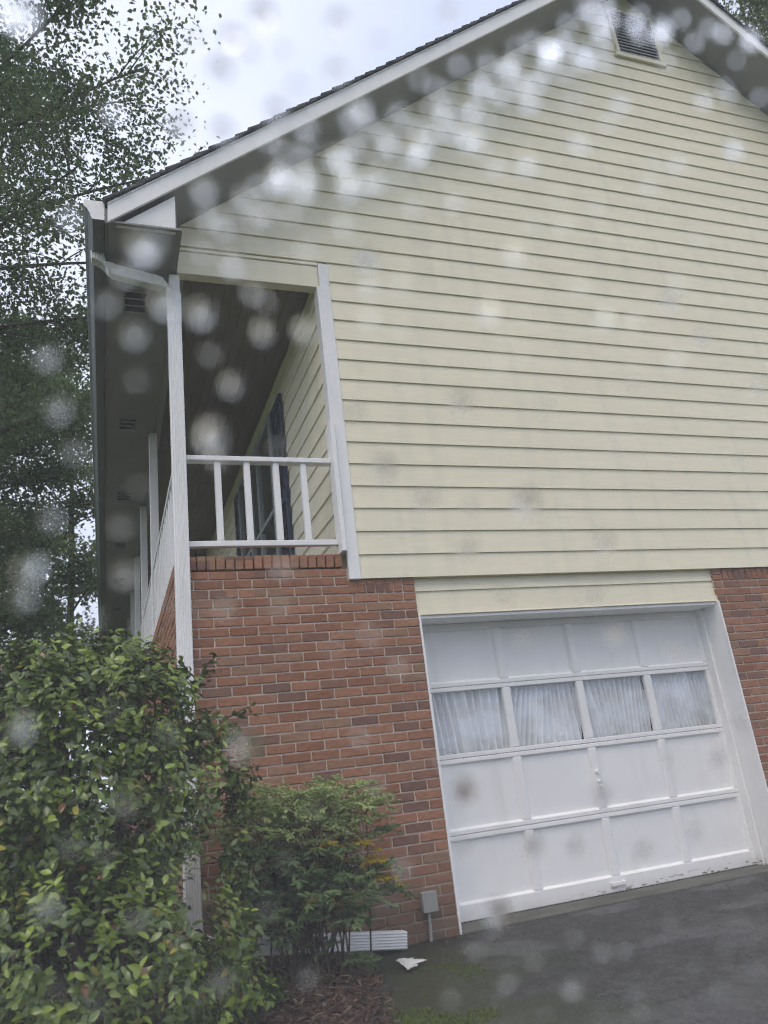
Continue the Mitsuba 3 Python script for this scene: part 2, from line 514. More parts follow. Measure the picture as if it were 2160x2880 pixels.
def brick(x0, x1, z0, z1, y=0.0, d=0.09):
    dy = RNG.normal(0, 0.0013)
    v, f = cbox(x0, x1, y + dy, y + d, z0, z1, 0.004)
    v = v + RNG.normal(0, 0.0009, v.shape)
    return v, f


def lay(holder_key, x_lo, x_hi, top, x_end, keep, first=0, last=99):
    """Running bond under a rowlock whose top is at top; the joint pattern counts from x_end."""
    stuff = []
    n = int((top + 0.10) / CH) + 1
    for k in range(first, min(n, last)):
        z1 = top - J - k * CH
        z0 = z1 - BH
        if z0 < -0.12:
            break
        off = 0.5 * ((k + (1 if top < 2.4 else 0)) % 2)
        i = -1
        while True:
            b = x_hi - (i + off) * (BL + J)
            a = b - BL
            i += 1
            if b < x_lo + 0.02:
                break
            a, b = max(a, x_lo), min(b, x_hi)
            if b - a < 0.03:
                continue
            m = brick(a, b, z0, z1)
            if keep((a + b) / 2, z0):
                add(f'{holder_key}__brick', m, 'brick', smooth=False)
            else:
                stuff.append(m)
    return stuff


bw = f'{H}__brick_wall'
labels[num(bw)] = {'label': 'red brick wall under the porch, left of the garage door'}
scene[bw] = mikit.ply(joined([cbox(-1.86, -0.105, 0.009, 0.30, -0.15, 2.505), cbox(-0.66, -0.105, 0.0095, 0.30, 2.30, 2.414), ]), 'mortar')
hid = []
vis = lambda x, z: not (x < -1.52 and z < 1.5) and not (x < -1.25 and z < 0.75) and z > -0.08
hid += lay(bw, -1.868, -0.640, 2.515, -0.105, vis, 0, 3)
hid += lay(bw, -1.868, -0.105, 2.515, -0.105, vis, 3)


def rowlock(h, x0, x1, z0, z1, keep=True):
    w = BH + J
    n = int(round((x1 - x0) / w))
    w = (x1 - x0) / n
    for i in range(n):
        add(f'{h}__brick', brick(x0 + i * w + J / 2, x0 + (i + 1) * w - J / 2, z0, z1, -0.004), 'brick')


rowlock(bw, -1.868, -0.657, 2.517, 2.617)
rowlock(bw, -0.640, -0.205, 2.3125, 2.411)
for z in (2.3125, 2.3625):
    add(f'{bw}__brick', brick(-0.197, -0.105, z, z + 0.045, -0.002), 'brick')
bw2 = f'{H}__brick_wall_001'
labels[num(bw)] = {'label': 'red brick wall right of the garage door'}
scene[bw2] = mikit.ply(cbox(2.772, 9.13, 0.009, 0.30, -0.15, 2.414), 'mortar')
hid2 = lay(bw2, 2.772, 2.772 + 31 * (BL + J) - J, 2.3115, 2.772, lambda x, z: x < 3.75 and z > 0.2)
for z in (2.3125, 2.3625):
    add(f'{bw2}__brick', brick(2.772, 2.872, z, z + 0.045, -0.002), 'brick')
w = BH + J
for i in range(90):
    m = brick(2.88 + i * w, 2.88 + i * w + BH, 2.3125, 2.411, -0.003)
    if i < 14:
        add(f'{bw2}__brick', m, 'brick')
    else:
        hid2.append(m)
add(f'{bw}__brick_courses', joined(hid), 'brick', kind='stuff')
add(f'{bw2}__brick_courses', joined(hid2), 'brick', kind='stuff')
# the porch's long street side, seen edge on
sb = f'{H}__porch_side_wall'
scene[num(sb)] = mikit.ply(cbox(-1.859, -1.60, 0.31, 17.5, -0.15, 2.505), 'mortar')
side = []
for k in range(39):
    z1 = 2.505 - k * CH
    z0 = z1 - BH
    y = 0.094 + (0.5 * (k % 2)) * (BL + J)
    while y < 17.4:
        v, f = cbox(-1.868 + RNG.normal(0, 0.0012), -1.75, y, min(y + BL, 17.5), z0, z1, 0.004)
        side.append((v, f)); y += BL + J
y = 0.096
while y < 17.4:
    side.append(cbox(-1.872, -1.70, y, y + BH, 2.517, 2.617, 0.004)); y += CH
add(f'{sb}__brick_courses', joined(side), 'brick', kind='stuff')

# --- porch
add(f'{H}__porch_floor', cbox(-1.70, -0.63, 0.095, 17.5, 2.44, 2.54, 0.004), 'porch_paint')
for i in range(12):
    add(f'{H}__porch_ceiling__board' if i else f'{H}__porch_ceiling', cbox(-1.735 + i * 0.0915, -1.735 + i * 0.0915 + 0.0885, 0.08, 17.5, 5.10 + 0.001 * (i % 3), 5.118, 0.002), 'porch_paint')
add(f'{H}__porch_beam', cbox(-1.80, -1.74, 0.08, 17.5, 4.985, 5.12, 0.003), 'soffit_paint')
for y in (0.05, 3.02, 5.45, 7.9, 10.3, 12.7, 15.1, 17.4):
    add(f'{H}__porch_post', cbox(-1.872 if y > 1 else -1.862, -1.782, y - 0.045, y + 0.045, 2.62, 4.984 if y > 1 else 4.979, 0.005), 'white_paint')
rail = f'{H}__railing'
labels[num(rail)] = {'label': 'short white porch railing between the corner post and the siding'}
add(f'{rail}__top_rail', cbox(-1.780, -0.676, -0.005, 0.075, 3.360, 3.401, 0.005), 'white_paint')
add(f'{rail}__bottom_rail', cbox(-1.780, -0.676, 0.010, 0.060, 2.695, 2.738, 0.004), 'white_paint')
for x in (-1.551, -1.333, -1.111, -0.896):
    add(f'{rail}__baluster', cbox(x - 0.023, x + 0.023, 0.012, 0.058, 2.7385, 3.3595, 0.004), 'white_paint')
add(f'{rail}__end_post', cbox(-0.6745, -0.6375, -0.075, -0.036, 2.622, 3.703, 0.004), 'white_paint')
add(f'{rail}__end_post', cbox(-0.6745, -0.6545, -0.034, 0.06, 2.622, 3.690, 0.003), 'white_paint')
rail2 = f'{H}__railing_001'
labels[num(rail)] = {'label': 'long white street-side porch railing seen edge on'}
for ya, yb in ((0.10, 2.972), (3.07, 5.40), (5.50, 7.85), (7.95, 10.25), (10.35, 12.65), (12.75, 15.05), (15.15, 17.35)):
    add(f'{rail2}__top_rail', cbox(-1.858, -1.796, ya, yb, 3.360, 3.401, 0.005), 'white_paint')
    add(f'{rail2}__bottom_rail', cbox(-1.848, -1.806, ya, yb, 2.695, 2.738, 0.004), 'white_paint')
    n = int((yb - ya) / 0.205)
    for i in range(n):
        y = ya + (i + 0.6) * (yb - ya) / n
        add(f'{rail2}__baluster', cbox(-1.85, -1.804, y - 0.023, y + 0.023, 2.7385, 3.3595, 0.004), 'white_paint')
add(f'{H}__porch_end_wall', cbox(-1.74, -0.63, 17.5, 17.6, 2.44, 5.099), 'siding')
# house front behind the porch (faces -x)
fw = f'{H}__porch_wall'
labels[num(fw)] = {'label': 'shaded cream siding of the house front inside the porch'}
scene[fw] = mikit.ply(cbox(-0.629, -0.55, 0.101, 17.5, 2.45, 5.12), 'siding')
for k in range(15):
    v, f = lap_board(0.078, 17.5, 0.078, 17.5, zs[k] if k else 2.52, min(zs[k + 1] if k < 14 else 5.05, 5.05))
    v = np.stack([v[:, 1] - 0.629, v[:, 0], v[:, 2]], 1)
    add(f'{fw}__siding_board', (v, f[:, ::-1]), 'siding')


def shutter(y0, y1, z0, z1):
    s = num(f'{H}__shutter')
    labels[s] = {'label': 'navy blue window shutter on the porch wall'}
    X = -0.657
    for a, b in ((y0, y0 + 0.05), (y1 - 0.05, y1)):
        add(f'{s}__stile', cbox(X - 0.034, X, a, b, z0, z1, 0.003), 'navy_paint')
    for a, b in ((z0, z0 + 0.09), ((z0 + z1) / 2 - 0.04, (z0 + z1) / 2 + 0.04), (z1 - 0.07, z1)):
        add(f'{s}__rail', cbox(X - 0.033, X, y0 + 0.0505, y1 - 0.0505, a, b, 0.003), 'navy_paint')
    sl = []
    z = z0 + 0.1
    while z < z1 - 0.08:
        if abs(z - (z0 + z1) / 2) > 0.05:
            sl.append(([[X - 0.028, y0 + 0.051, z], [X - 0.028, y1 - 0.051, z], [X - 0.006, y1 - 0.051, z + 0.035], [X - 0.006, y0 + 0.051, z + 0.035],
                        [X - 0.023, y0 + 0.051, z - 0.004], [X - 0.023, y1 - 0.051, z - 0.004], [X - 0.001, y1 - 0.051, z + 0.031], [X - 0.001, y0 + 0.051, z + 0.031]],
                       [[0, 1, 2, 3], [7, 6, 5, 4], [0, 4, 5, 1], [1, 5, 6, 2], [2, 6, 7, 3], [3, 7, 4, 0]]))
        z += 0.033
    add(f'{s}__louvre', joined(sl), 'navy_paint', kind='stuff')


shutter(1.50, 1.95, 2.60, 4.78)
shutter(4.10, 4.55, 2.60, 4.78)
pw = num(f'{H}__porch_window')
labels[pw] = {'label': 'dark double porch window with pale frame'}
scene[f'{pw}__dark_room'] = mikit.ply(cbox(-0.664, -0.658, 1.99, 4.06, 2.62, 4.80), 'room_dark')
for y0, y1 in ((1.955, 2.03), (2.73, 2.80), (3.30, 3.36), (4.02, 4.095)):
    add(f'{pw}__frame', cbox(-0.712, -0.6645, y0, y1, 2.62, 4.78, 0.004), 'frame_grey')
for z0, z1 in ((2.62, 2.69), (3.68, 3.73), (4.71, 4.78)):
    for y0, y1 in ((2.031, 2.729), (2.801, 3.299), (3.361, 4.019)):
        add(f'{pw}__frame', cbox(-0.710, -0.665, y0, y1, z0, z1, 0.003), 'frame_grey')
for y0, y1 in ((2.031, 2.729), (2.801, 3.299), (3.361, 4.019)):
    for z0, z1 in ((2.691, 3.679), (3.731, 4.709)):
        add(f'{pw}__pane', (np.array([[-0.685, y0, z0], [-0.685, y1, z0], [-0.685, y1, z1], [-0.685, y0, z1]]), np.array([[0, 2, 1], [0, 3, 2]])), 'window_glass')
# rest of the shell
add(f'{H}__side_wall', cbox(9.05, 9.15, 0.11, DEPTH - 1, -0.15, 5.15), 'siding')
add(f'{H}__back_wall', prism([(-0.6, -0.15), (9.15, -0.15), (9.15, 5.1), (XP, ZP - 0.05), (-1.84, 5.3), (-1.84, 5.12), (-0.6, 5.12)], 1, DEPTH - 1, DEPTH - 0.9), 'siding')
add(f'{H}__inner_wall', cbox(-0.549, 9.04, 0.5, 0.6, -0.15, 5.0), 'room_dark')
add(f'{H}__inner_floor', cbox(-0.549, 9.04, 0.30, 0.5, 2.42, 2.5), 'room_dark')

# --- garage door, set back 0.3 m
gd = num(f'{H}__garage_door')
labels[gd] = {'label': 'white panelled wooden garage door with a row of four curtained windows'}
YD, YF = 0.300, 0.276
zr = [(-0.032, 0.078), (0.4985, 0.5675), (1.0325, 1.1015), (1.5655, 1.6345), (2.05, 2.099)]
for i, (a, b) in enumerate(zr):
    mid = (a + b) / 2
    if 0 < i < 4:
        add(f'{gd}__rail', cbox(-0.06, 2.752, YF, YD + 0.02, a, mid - 0.0015, 0.004), 'white_paint')
        add(f'{gd}__rail', cbox(-0.06, 2.752, YF, YD + 0.02, mid + 0.0015, b, 0.004), 'white_paint')
    else:
        add(f'{gd}__rail', cbox(-0.06, 2.752, YF, YD + 0.02, a, b, 0.004), 'white_paint')
xs = [(-0.06, 0.038), (0.650, 0.722), (1.336, 1.408), (2.022, 2.094), (2.690, 2.752)]
for (a, b) in xs:
    for i in range(4):
        add(f'{gd}__stile', cbox(a, b, YF + 0.0006, YD + 0.02, zr[i][1] + 0.0003, zr[i + 1][0] - 0.0003, 0.006), 'white_paint')
for i in range(4):
    for j in range(4):
        x0, x1, z0, z1 = xs[j][1], xs[j + 1][0], zr[i][1], zr[i + 1][0]
        if i == 2:
            add(f'{gd}__pane', (np.array([[x0, YD + 0.004, z0], [x1, YD + 0.004, z0], [x1, YD + 0.004, z1], [x0, YD + 0.004, z1]]), np.array([[0, 1, 2], [0, 2, 3]])), 'window_glass')
            # gathered curtain hanging just behind the pane
            nx, nz = 220, 40
            X, Z = np.meshgrid(np.linspace(x0 - 0.02, x1 + 0.02, nx), np.linspace(z0 - 0.01, z1 + 0.02, nz))
            s = (Z - z0) / (z1 - z0)
            ph = [0.3, 1.9, 4.0, 5.5][j]
            fr = [95, 120, 140, 150][j]
            lean = [(-0.12, 0.10), (0.25, -0.3), (-0.22, 0.02), (0.10, 0.0)][j]
            u = X + lean[0] * (s - 0.5) * (X - (x0 + x1) / 2) + lean[1] * (s - 0.5) * 0.2
            g = meshkit.noise(np.stack([u * 11, Z * 1.3, X * 0 + j], -1), 3)
            y = 0.021 * np.sin(u * fr + ph + 5.5 * g) * (0.55 + 0.9 * meshkit.noise(np.stack([u * 17, Z * 2, X * 0 + 3 + j], -1), 5))
            hem = np.clip((0.22 + 0.10 * np.sin(X * 17 + ph) - s) / 0.22, 0, 1)
            y = y + hem * 0.03 * (meshkit.fbm(np.stack([X * 40, Z * 40, X * 0 + j], -1), 3, 8) - 0.5)
            v = np.stack([X, YD + 0.050 + y, Z], -1).reshape(-1, 3)
            a, b = np.meshgrid(np.arange(nz - 1), np.arange(nx - 1), indexing='ij')
            q = (a * nx + b).ravel()
            f = np.vstack([np.stack([q, q + 1, q + nx + 1], 1), np.stack([q, q + nx + 1, q + nx], 1)])
            add(f'{gd}__curtain', (v, f), 'curtain_cloth', smooth=True)
        else:
            pm = cbox(x0 - 0.01, x1 + 0.01, YD + 0.0005, YD + 0.018, z0 - 0.01, z1 + 0.01)
            add(f'{gd}__panel', pm, 'white_paint')
            # thin bevelled moulding round the panel
            mo = []
            for (p0, p1, inn) in (((x0, z0), (x1, z0), (0, 1)), ((x1, z0), (x1, z1), (-1, 0)), ((x1, z1), (x0, z1), (0, -1)), ((x0, z1), (x0, z0), (1, 0))):
                d = 0.013
                dx = np.sign(p1[0] - p0[0]); dz = np.sign(p1[1] - p0[1])
                A0, A1 = np.array([p0[0], YF + 0.006, p0[1]]), np.array([p1[0], YF + 0.006, p1[1]])
                B0 = np.array([p0[0] + (inn[0] + dx) * d, YD, p0[1] + (inn[1] + dz) * d]); B1 = np.array([p1[0] + (inn[0] - dx) * d, YD, p1[1] + (inn[1] - dz) * d])
                mo.append((np.array([A0, A1, B1, B0]), np.array([[0, 1, 2], [0, 2, 3]])))
            add(f'{gd}__moulding', joined(mo), 'white_paint')
add(f'{gd}__lock', tube([(1.372, YF + 0.002, 0.845), (1.372, YF - 0.022, 0.845)], [0.017, 0.014], 12), 'white_metal')
add(f'{gd}__handle', tube([(1.372, YF + 0.001, 0.775), (1.372, YF - 0.03, 0.770), (1.372, YF - 0.034, 0.74), (1.372, YF + 0.001, 0.728)], [0.009, 0.010, 0.010, 0.009], 8), 'white_metal')
add(f'{gd}__lift_handle', joined([cbox(1.30, 1.43, YF - 0.028, YF - 0.018, 0.012, 0.042, 0.004), cbox(1.30, 1.318, YF - 0.0175, YF - 0.0005, 0.012, 0.042, 0.002), cbox(1.412, 1.43, YF - 0.0175, YF - 0.0005, 0.012, 0.042, 0.002)]), 'white_metal')
add(f'{gd}__weather_strip', cbox(-0.06, 2.752, YF + 0.004, YD + 0.012, -0.0355, -0.0325), 'dark_slot')
jm = f'{H}__door_jamb'
add(jm, cbox(-0.1045, -0.087, -0.006, 0.34, -0.05, 2.1255, 0.003), 'white_paint')
add(jm, cbox(2.754, 2.7715, -0.006, 0.34, -0.035, 2.1255, 0.003), 'white_paint')
add(f'{jm}__stop', cbox(-0.0865, -0.062, 0.20, 0.279, -0.035, 2.0995, 0.003), 'white_paint')
add(f'{jm}_001__stop', cbox(2.728, 2.7535, 0.205, 0.279, -0.035, 2.0995, 0.003), 'white_paint')

# --- roof
rf = num(f'{H}__roof')
labels[rf] = {'label': 'dark grey shingle gable roof with white rake boards'}
YA, YB = -OV, DEPTH
tv = 0.02
deckL = [(XE, ZE), (XP, ZP), (XP, ZP + 0.11), (XE, ZE + 0.11)]
deckR = [(XP + 0.0005, ZP), (XR, ZE), (XR, ZE + 0.11), (XP + 0.0005, ZP + 0.11)]
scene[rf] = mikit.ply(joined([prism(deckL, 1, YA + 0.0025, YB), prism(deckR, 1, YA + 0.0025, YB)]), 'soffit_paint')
bL = [(XE, ZE - 0.025), (XP, ZP - 0.025), (XP, ZP + 0.125), (XE, ZE + 0.125)]
bR = [(XP + 0.0005, ZP - 0.025), (XR, ZE - 0.025), (XR, ZE + 0.125), (XP + 0.0005, ZP + 0.125)]
for b in (bL, bR):
    add(f'{rf}__rake_board', prism(b, 1, YA - 0.022, YA), 'white_paint')
for b in ([(XE, ZE + 0.1255), (XP, ZP + 0.1255), (XP, ZP + 0.14), (XE, ZE + 0.14)], [(XP + 0.0005, ZP + 0.1255), (XR, ZE + 0.1255), (XR, ZE + 0.14), (XP + 0.0005, ZP + 0.14)]):
    add(f'{rf}__drip_edge', prism(b, 1, YA - 0.03, YA + 0.05), 'white_metal')
for side_ in (0, 1):
    S = S_L if side_ == 0 else S_R
    L = math.hypot(1, S)
    run = (XP - XE) if side_ == 0 else (XR - XP)
    nrm = np.array([-S / L, 1 / L]) if side_ == 0 else np.array([S / L, 1 / L])
    n = int(run * L / 0.14)
    for k in range(n + 1):
        t0, t1 = max(-0.03, k * 0.14 - 0.012 * RNG.random()), min(run * L, (k + 1) * 0.14 + 0.06)
        def at(t, h):
            x = (XE + t / L) if side_ == 0 else (XR - t / L)
            z = ZE + 0.1405 + S * t / L
            return np.array([x + nrm[0] * h, z + nrm[1] * h])
        h0 = 0.034 + 0.004 * RNG.random()
        poly = [at(t0, 0.016), at(t1, 0.0), at(t1, 0.012), at(t0, h0)]
        v, f = prism([tuple(p) for p in poly], 1, YA - 0.045 - 0.012 * RNG.random(), YB)
        add(f'{rf}__shingle', (v, f), 'shingle')
add(f'{rf}__ridge_cap', prism([(XP - 0.14, ZP + 0.07), (XP, ZP + 0.19), (XP + 0.14, ZP + 0.07), (XP + 0.14, ZP + 0.085), (XP, ZP + 0.21), (XP - 0.14, ZP + 0.085)], 1, YA - 0.05, YB), 'shingle')
# boxed eave: soffit, return and fascia
es = num(f'{H}__eave_soffit')
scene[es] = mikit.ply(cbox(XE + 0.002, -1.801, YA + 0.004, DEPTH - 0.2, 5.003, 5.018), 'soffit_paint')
for y in (0.31, 2.64, 4.90, 7.16, 9.4, 11.7, 14.0, 16.3):
    vk = num(f'{es}__soffit_vent')
    add(vk, cbox(-2.185, -2.020, y, y + 0.31, 4.9975, 5.0025), 'dark_slot')
    for i in range(4):
        add(f'{es}__soffit_vent_bar', cbox(-2.190, -2.015, y - 0.006 + i * 0.1, y + 0.014 + i * 0.1, 4.9935, 4.9972, 0.0015), 'gutter_back')
add(f'{H}__eave_return', prism([(XE + 0.06, 4.995), (-1.845, 4.995), (-1.845, ZE + S_L * (-1.845 - XE) - 0.055)], 1, YA + 0.03, YA + 0.05), 'white_paint')
add(f'{H}__eave_return', cbox(-1.8445, -1.837, YA + 0.052, -0.03, 5.019, 5.335), 'soffit_paint')
add(f'{H}__eave_fascia', cbox(XE - 0.02, XE, YA + 0.001, DEPTH - 0.1, 4.990, ZE + 0.11), 'gutter_grey')
# gutter with end cap
prof = [(-2.348, 5.173), (-2.348, 5.018), (-2.425, 5.018), (-2.437, 5.036), (-2.445, 5.068), (-2.462, 5.103), (-2.484, 5.123), (-2.488, 5.173), (-2.480, 5.173), (-2.479, 5.130), (-2.456, 5.110), (-2.438, 5.073), (-2.430, 5.040), (-2.420, 5.026), (-2.354, 5.026), (-2.354, 5.173)]
gt = num(f'{H}__gutter')
scene[gt] = mikit.ply(prism(prof, 1, -0.490, DEPTH - 0.1), 'gutter_grey')
add(f'{gt}__end_cap', prism([(-2.346, 5.176), (-2.346, 5.015), (-2.426, 5.015), (-2.439, 5.035), (-2.447, 5.068), (-2.464, 5.102), (-2.486, 5.122), (-2.490, 5.176)], 1, -0.494, -0.4905), 'white_metal')

# downspout: outlet, two elbows, fluted pipe, ground extension
def fluted(w, d, n=6, amp=0.008):
    """Closed ring in local (a, b): flutes on the +-b faces."""
    r = []
    k = n * 6
    for i in range(k + 1):
        t = i / k
        r.append((-w / 2 + w * t, -d / 2 - amp * (0.5 - 0.5 * math.cos(2 * math.pi * n * t))))
    for i in range(k + 1):
        t = i / k
        r.append((w / 2 - w * t, d / 2 + amp * (0.5 - 0.5 * math.cos(2 * math.pi * n * t))))
    return np.array(r)


ring = fluted(0.100, 0.070)


def pipe(path, u_dirs, b_dirs):
    secs = [np.asarray(p)[None] + ring[:, :1] * np.asarray(u)[None] + ring[:, 1:] * np.asarray(b)[None] for p, u, b in zip(path, u_dirs, b_dirs)]
    v, f = loft(secs)
    return v, f


ds = num(f'{H}__downspout')
labels[ds] = {'label': 'white fluted downspout at the porch corner'}
YX = -0.062
ex, ey = np.array([1.0, 0, 0]), np.array([0, 1.0, 0])
xd = -1.838
scene[ds] = mikit.ply(pipe([(xd, YX, 0.30), (xd, YX, 4.475)], [ex, ex], [ey, ey]), 'white_metal')
ring_s = ring.copy(); ring = ring * 1.05
top = [(xd, YX, 4.470), (xd, YX, 4.72), (xd - 0.012, YX, 4.775), (xd - 0.06, YX, 4.815), (xd - 0.14, YX, 4.835)]
us = [ex, ex, unit([0.93, 0, -0.35]), unit([0.45, 0, -0.9]), unit([0.12, 0, -1.0])]
add(f'{ds}__elbow', pipe(top, us, [ey] * 5), 'white_metal')
ring = ring_s
slope_a, slope_b = np.array([xd - 0.13, YX, 4.833]), np.array([-2.30, YX - 0.01, 4.893])
un = unit([0.09, 0, -1.0])
add(f'{ds}__offset_pipe', pipe([slope_a, slope_b], [un, un], [ey, ey]), 'white_metal')
ring = ring * 1.05
up = [(-2.28, YX - 0.01, 4.890), (-2.345, YX - 0.01, 4.915), (-2.388, YX - 0.01, 4.95), (-2.395, YX - 0.01, 5.03)]
add(f'{ds}__elbow', pipe(up, [unit([0.12, 0, -1]), unit([0.5, 0, -0.86]), unit([0.92, 0, -0.35]), ex], [ey] * 4), 'white_metal')
bot = [(xd, YX, 0.34), (xd, YX, 0.27), (xd + 0.02, YX - 0.01, 0.215), (xd + 0.075, YX - 0.03, 0.178), (xd + 0.15, YX - 0.04, 0.162)]
add(f'{ds}__elbow', pipe(bot, [ex, ex, unit([0.85, 0, 0.5]), unit([0.4, 0, 0.9]), unit([0.12, 0, 1])], [ey] * 5), 'white_metal')
ring = ring_s
ue = unit([0.115, 0, 1.0])
add(f'{ds}__extension', pipe([(xd + 0.13, YX - 0.04, 0.165), (-0.532, -0.115, 0.012)], [ue, ue], [ey, ey]), 'white_metal')

# --- attic vent
av = num(f'{H}__attic_vent')
labels[av] = {'label': 'louvred attic vent near the top of the gable'}
vx0, vx1, vz0, vz1 = 3.36, 3.94, 8.70, 9.38
scene[av] = mikit.ply(cbox(vx0, vx1, -0.030, -0.0275, vz0, vz1), 'dark_slot')
for a in ((vx0 - 0.045, vx0, vz0, vz1), (vx1, vx1 + 0.045, vz0, vz1), (vx0 - 0.075, vx1 + 0.075, vz0 - 0.06, vz0 - 0.0005), (vx0 - 0.045, vx1 + 0.045, vz1 + 0.0005, vz1 + 0.05)):
    add(f'{av}__frame', cbox(a[0], a[1], -0.055, -0.020, a[2], a[3], 0.003), 'siding')
nsl = 13
for i in range(nsl):
    z = vz0 + 0.012 + i * (vz1 - vz0 - 0.02) / nsl
    v = np.array([[vx0 + 0.001, -0.052, z], [vx1 - 0.001, -0.052, z], [vx1 - 0.001, -0.031, z + 0.042], [vx0 + 0.001, -0.031, z + 0.042], [vx0 + 0.001, -0.046, z - 0.005], [vx1 - 0.001, -0.046, z - 0.005], [vx1 - 0.001, -0.0305, z + 0.034], [vx0 + 0.001, -0.0305, z + 0.034]])
    add(f'{av}__slat', joined([(v, [[0, 1, 2, 3], [7, 6, 5, 4], [0, 4, 5, 1], [1, 5, 6, 2], [2, 6, 7, 3], [3, 7, 4, 0]])]), 'vent_paint')

# ------------------------------------------------------------------ small things at the wall
eb = holder('electrical_box', 'small grey metal electrical box on the brick beside the garage door', 'electrical box')
add(f'{eb}__housing', cbox(-0.362, -0.264, -0.060, -0.0035, 0.132, 0.250, 0.006), 'box_metal')
add(f'{eb}__cover', cbox(-0.367, -0.259, -0.068, -0.0605, 0.128, 0.254, 0.004), 'box_metal')
add(f'{eb}__conduit', tube([(-0.318, -0.028, 0.131), (-0.320, -0.028, 0.02), (-0.325, -0.026, -0.055)], 0.012, 8), 'box_metal')
add(f'{eb}__cable', tube(bez((-0.325, -0.022, -0.03), (-0.345, -0.024, -0.045), (-0.40, -0.03, -0.04)), 0.006, 6), 'dark_slot')
n1, n2 = 16, 12
U, V = np.meshgrid(np.linspace(0, 1, n1), np.linspace(0, 1, n2))
edge_ = 0.045 + 0.075 * (0.5 + 0.5 * np.sin(V * 11 + 1.0)) * (V > 0.25) + 0.05 * meshkit.noise(np.stack([V * 9, V * 0, V * 0], -1))
SX, SY = -0.745 + U * (edge_ + 0.03), -0.72 + V * 0.20 + 0.03 * U
SZ = -0.028 + 0.025 * meshkit.fbm(np.stack([U * 3, V * 3, U * 0], -1), 3, 2) + 0.018 * (1 - U) * (V - 0.2)
q = (np.arange(n2 - 1)[:, None] * n1 + np.arange(n1 - 1)[None]).ravel()
sv = np.stack([SX, SY, SZ], -1).reshape(-1, 3)
fr_ = np.vstack([np.stack([q, q + 1, q + n1 + 1], 1), np.stack([q, q + n1 + 1, q + n1], 1)])
sv2 = sv - [0, 0, 0.0012]
scene['plastic_scrap'] = mikit.ply((np.vstack([sv, sv2]), np.vstack([fr_, fr_[:, ::-1] + len(sv)])), 'white_metal')
labels['plastic_scrap'] = {'label': 'torn white scrap lying on the driveway edge in front of the downspout extension', 'category': 'scrap'}
scene['fallen_twig'] = mikit.ply(joined([tube([(-0.34, -0.62, -0.034), (-0.325, -0.56, -0.03), (-0.30, -0.52, -0.034)], [0.004, 0.0035, 0.002], 5), tube([(-0.325, -0.56, -0.031), (-0.36, -0.53, -0.034)], [0.003, 0.0015], 5)]), 'mulch_3')
labels['fallen_twig'] = {'label': 'small pale forked twig lying on the driveway', 'category': 'twig'}

# ------------------------------------------------------------------ plants


def leaf_shape(L, W, fold=0.25, droop=0.25, n=4):
    """One pointed leaf along +x with its face towards +z: (vertices, triangles)."""
    t = np.linspace(0, 1, n + 1)
    w = W * np.sin(np.pi * np.clip(t * 0.94 + 0.06, 0, 1) ** 0.85) ** 0.9
    w[-1] = 0
    mid = np.stack([L * t, 0 * t, -droop * L * t ** 2], 1)
    lft = mid + np.stack([0 * t, w, fold * w], 1)
    rgt = mid + np.stack([0 * t, -w, fold * w], 1)
    v = np.vstack([mid, lft, rgt])
    m = n + 1
    f = []
    for i in range(n):
        f += [[i, i + 1, m + i + 1], [i, m + i + 1, m + i], [i, 2 * m + i, 2 * m + i + 1], [i, 2 * m + i + 1, i + 1]]
    return v, np.array(f)


def place_many(shape, pos, fwd, nrm, size):
    """Copies of one leaf: (vertices, triangles) joined."""
    v, f = shape
    fwd = unit(fwd)
    s = unit(np.cross(nrm, fwd))
    n = np.cross(fwd, s)
    M = np.stack([fwd, s, n], -1) * np.asarray(size)[:, None, None]
    V = np.einsum('kij,nj->kni', M, v) + np.asarray(pos)[:, None]
    F = f[None] + (np.arange(len(pos)) * len(v))[:, None, None]
    return V.reshape(-1, 3), F.reshape(-1, 3)


def matrix_of(pos, fwd, nrm, size):
    fwd = unit(fwd); s = unit(np.cross(nrm, fwd)); n = np.cross(fwd, s)
    m = np.eye(4)
    m[:3, :3] = np.stack([fwd, s, n], -1) * size
    m[:3, 3] = pos
    return m


# ---- camellia: dense glossy shrub beside the porch corner
rg = np.random.default_rng(21)
cm = holder('camellia_shrub', 'large glossy-leaved evergreen shrub at the porch corner, left of the brick wall', 'shrub')
lobes = [((-2.44, -1.10, 1.12), (0.66, 0.68, 0.84), 3600), ((-2.70, -1.25, 1.28), (0.42, 0.5, 0.56), 1000), ((-2.25, -1.05, 1.42), (0.44, 0.45, 0.44), 700), ((-2.42, -1.50, 0.42), (0.74, 0.60, 0.50), 1500), ((-2.02, -1.25, 0.22), (0.34, 0.42, 0.30), 190), ((-1.84, -1.02, 1.36), (0.19, 0.22, 0.17), 70),
         ((-1.70, -0.95, 1.14), (0.17, 0.18, 0.15), 60), ((-2.02, -1.05, 1.45), (0.26, 0.3, 0.24), 110), ((-1.78, -1.35, 0.20), (0.20, 0.2, 0.15), 50), ((-1.64, -0.85, 0.98), (0.11, 0.12, 0.16), 40), ((-1.70, -0.95, 0.70), (0.10, 0.14, 0.22), 46), ((-1.74, -1.2, 0.36), (0.16, 0.16, 0.14), 50)]
sp, so = [], []
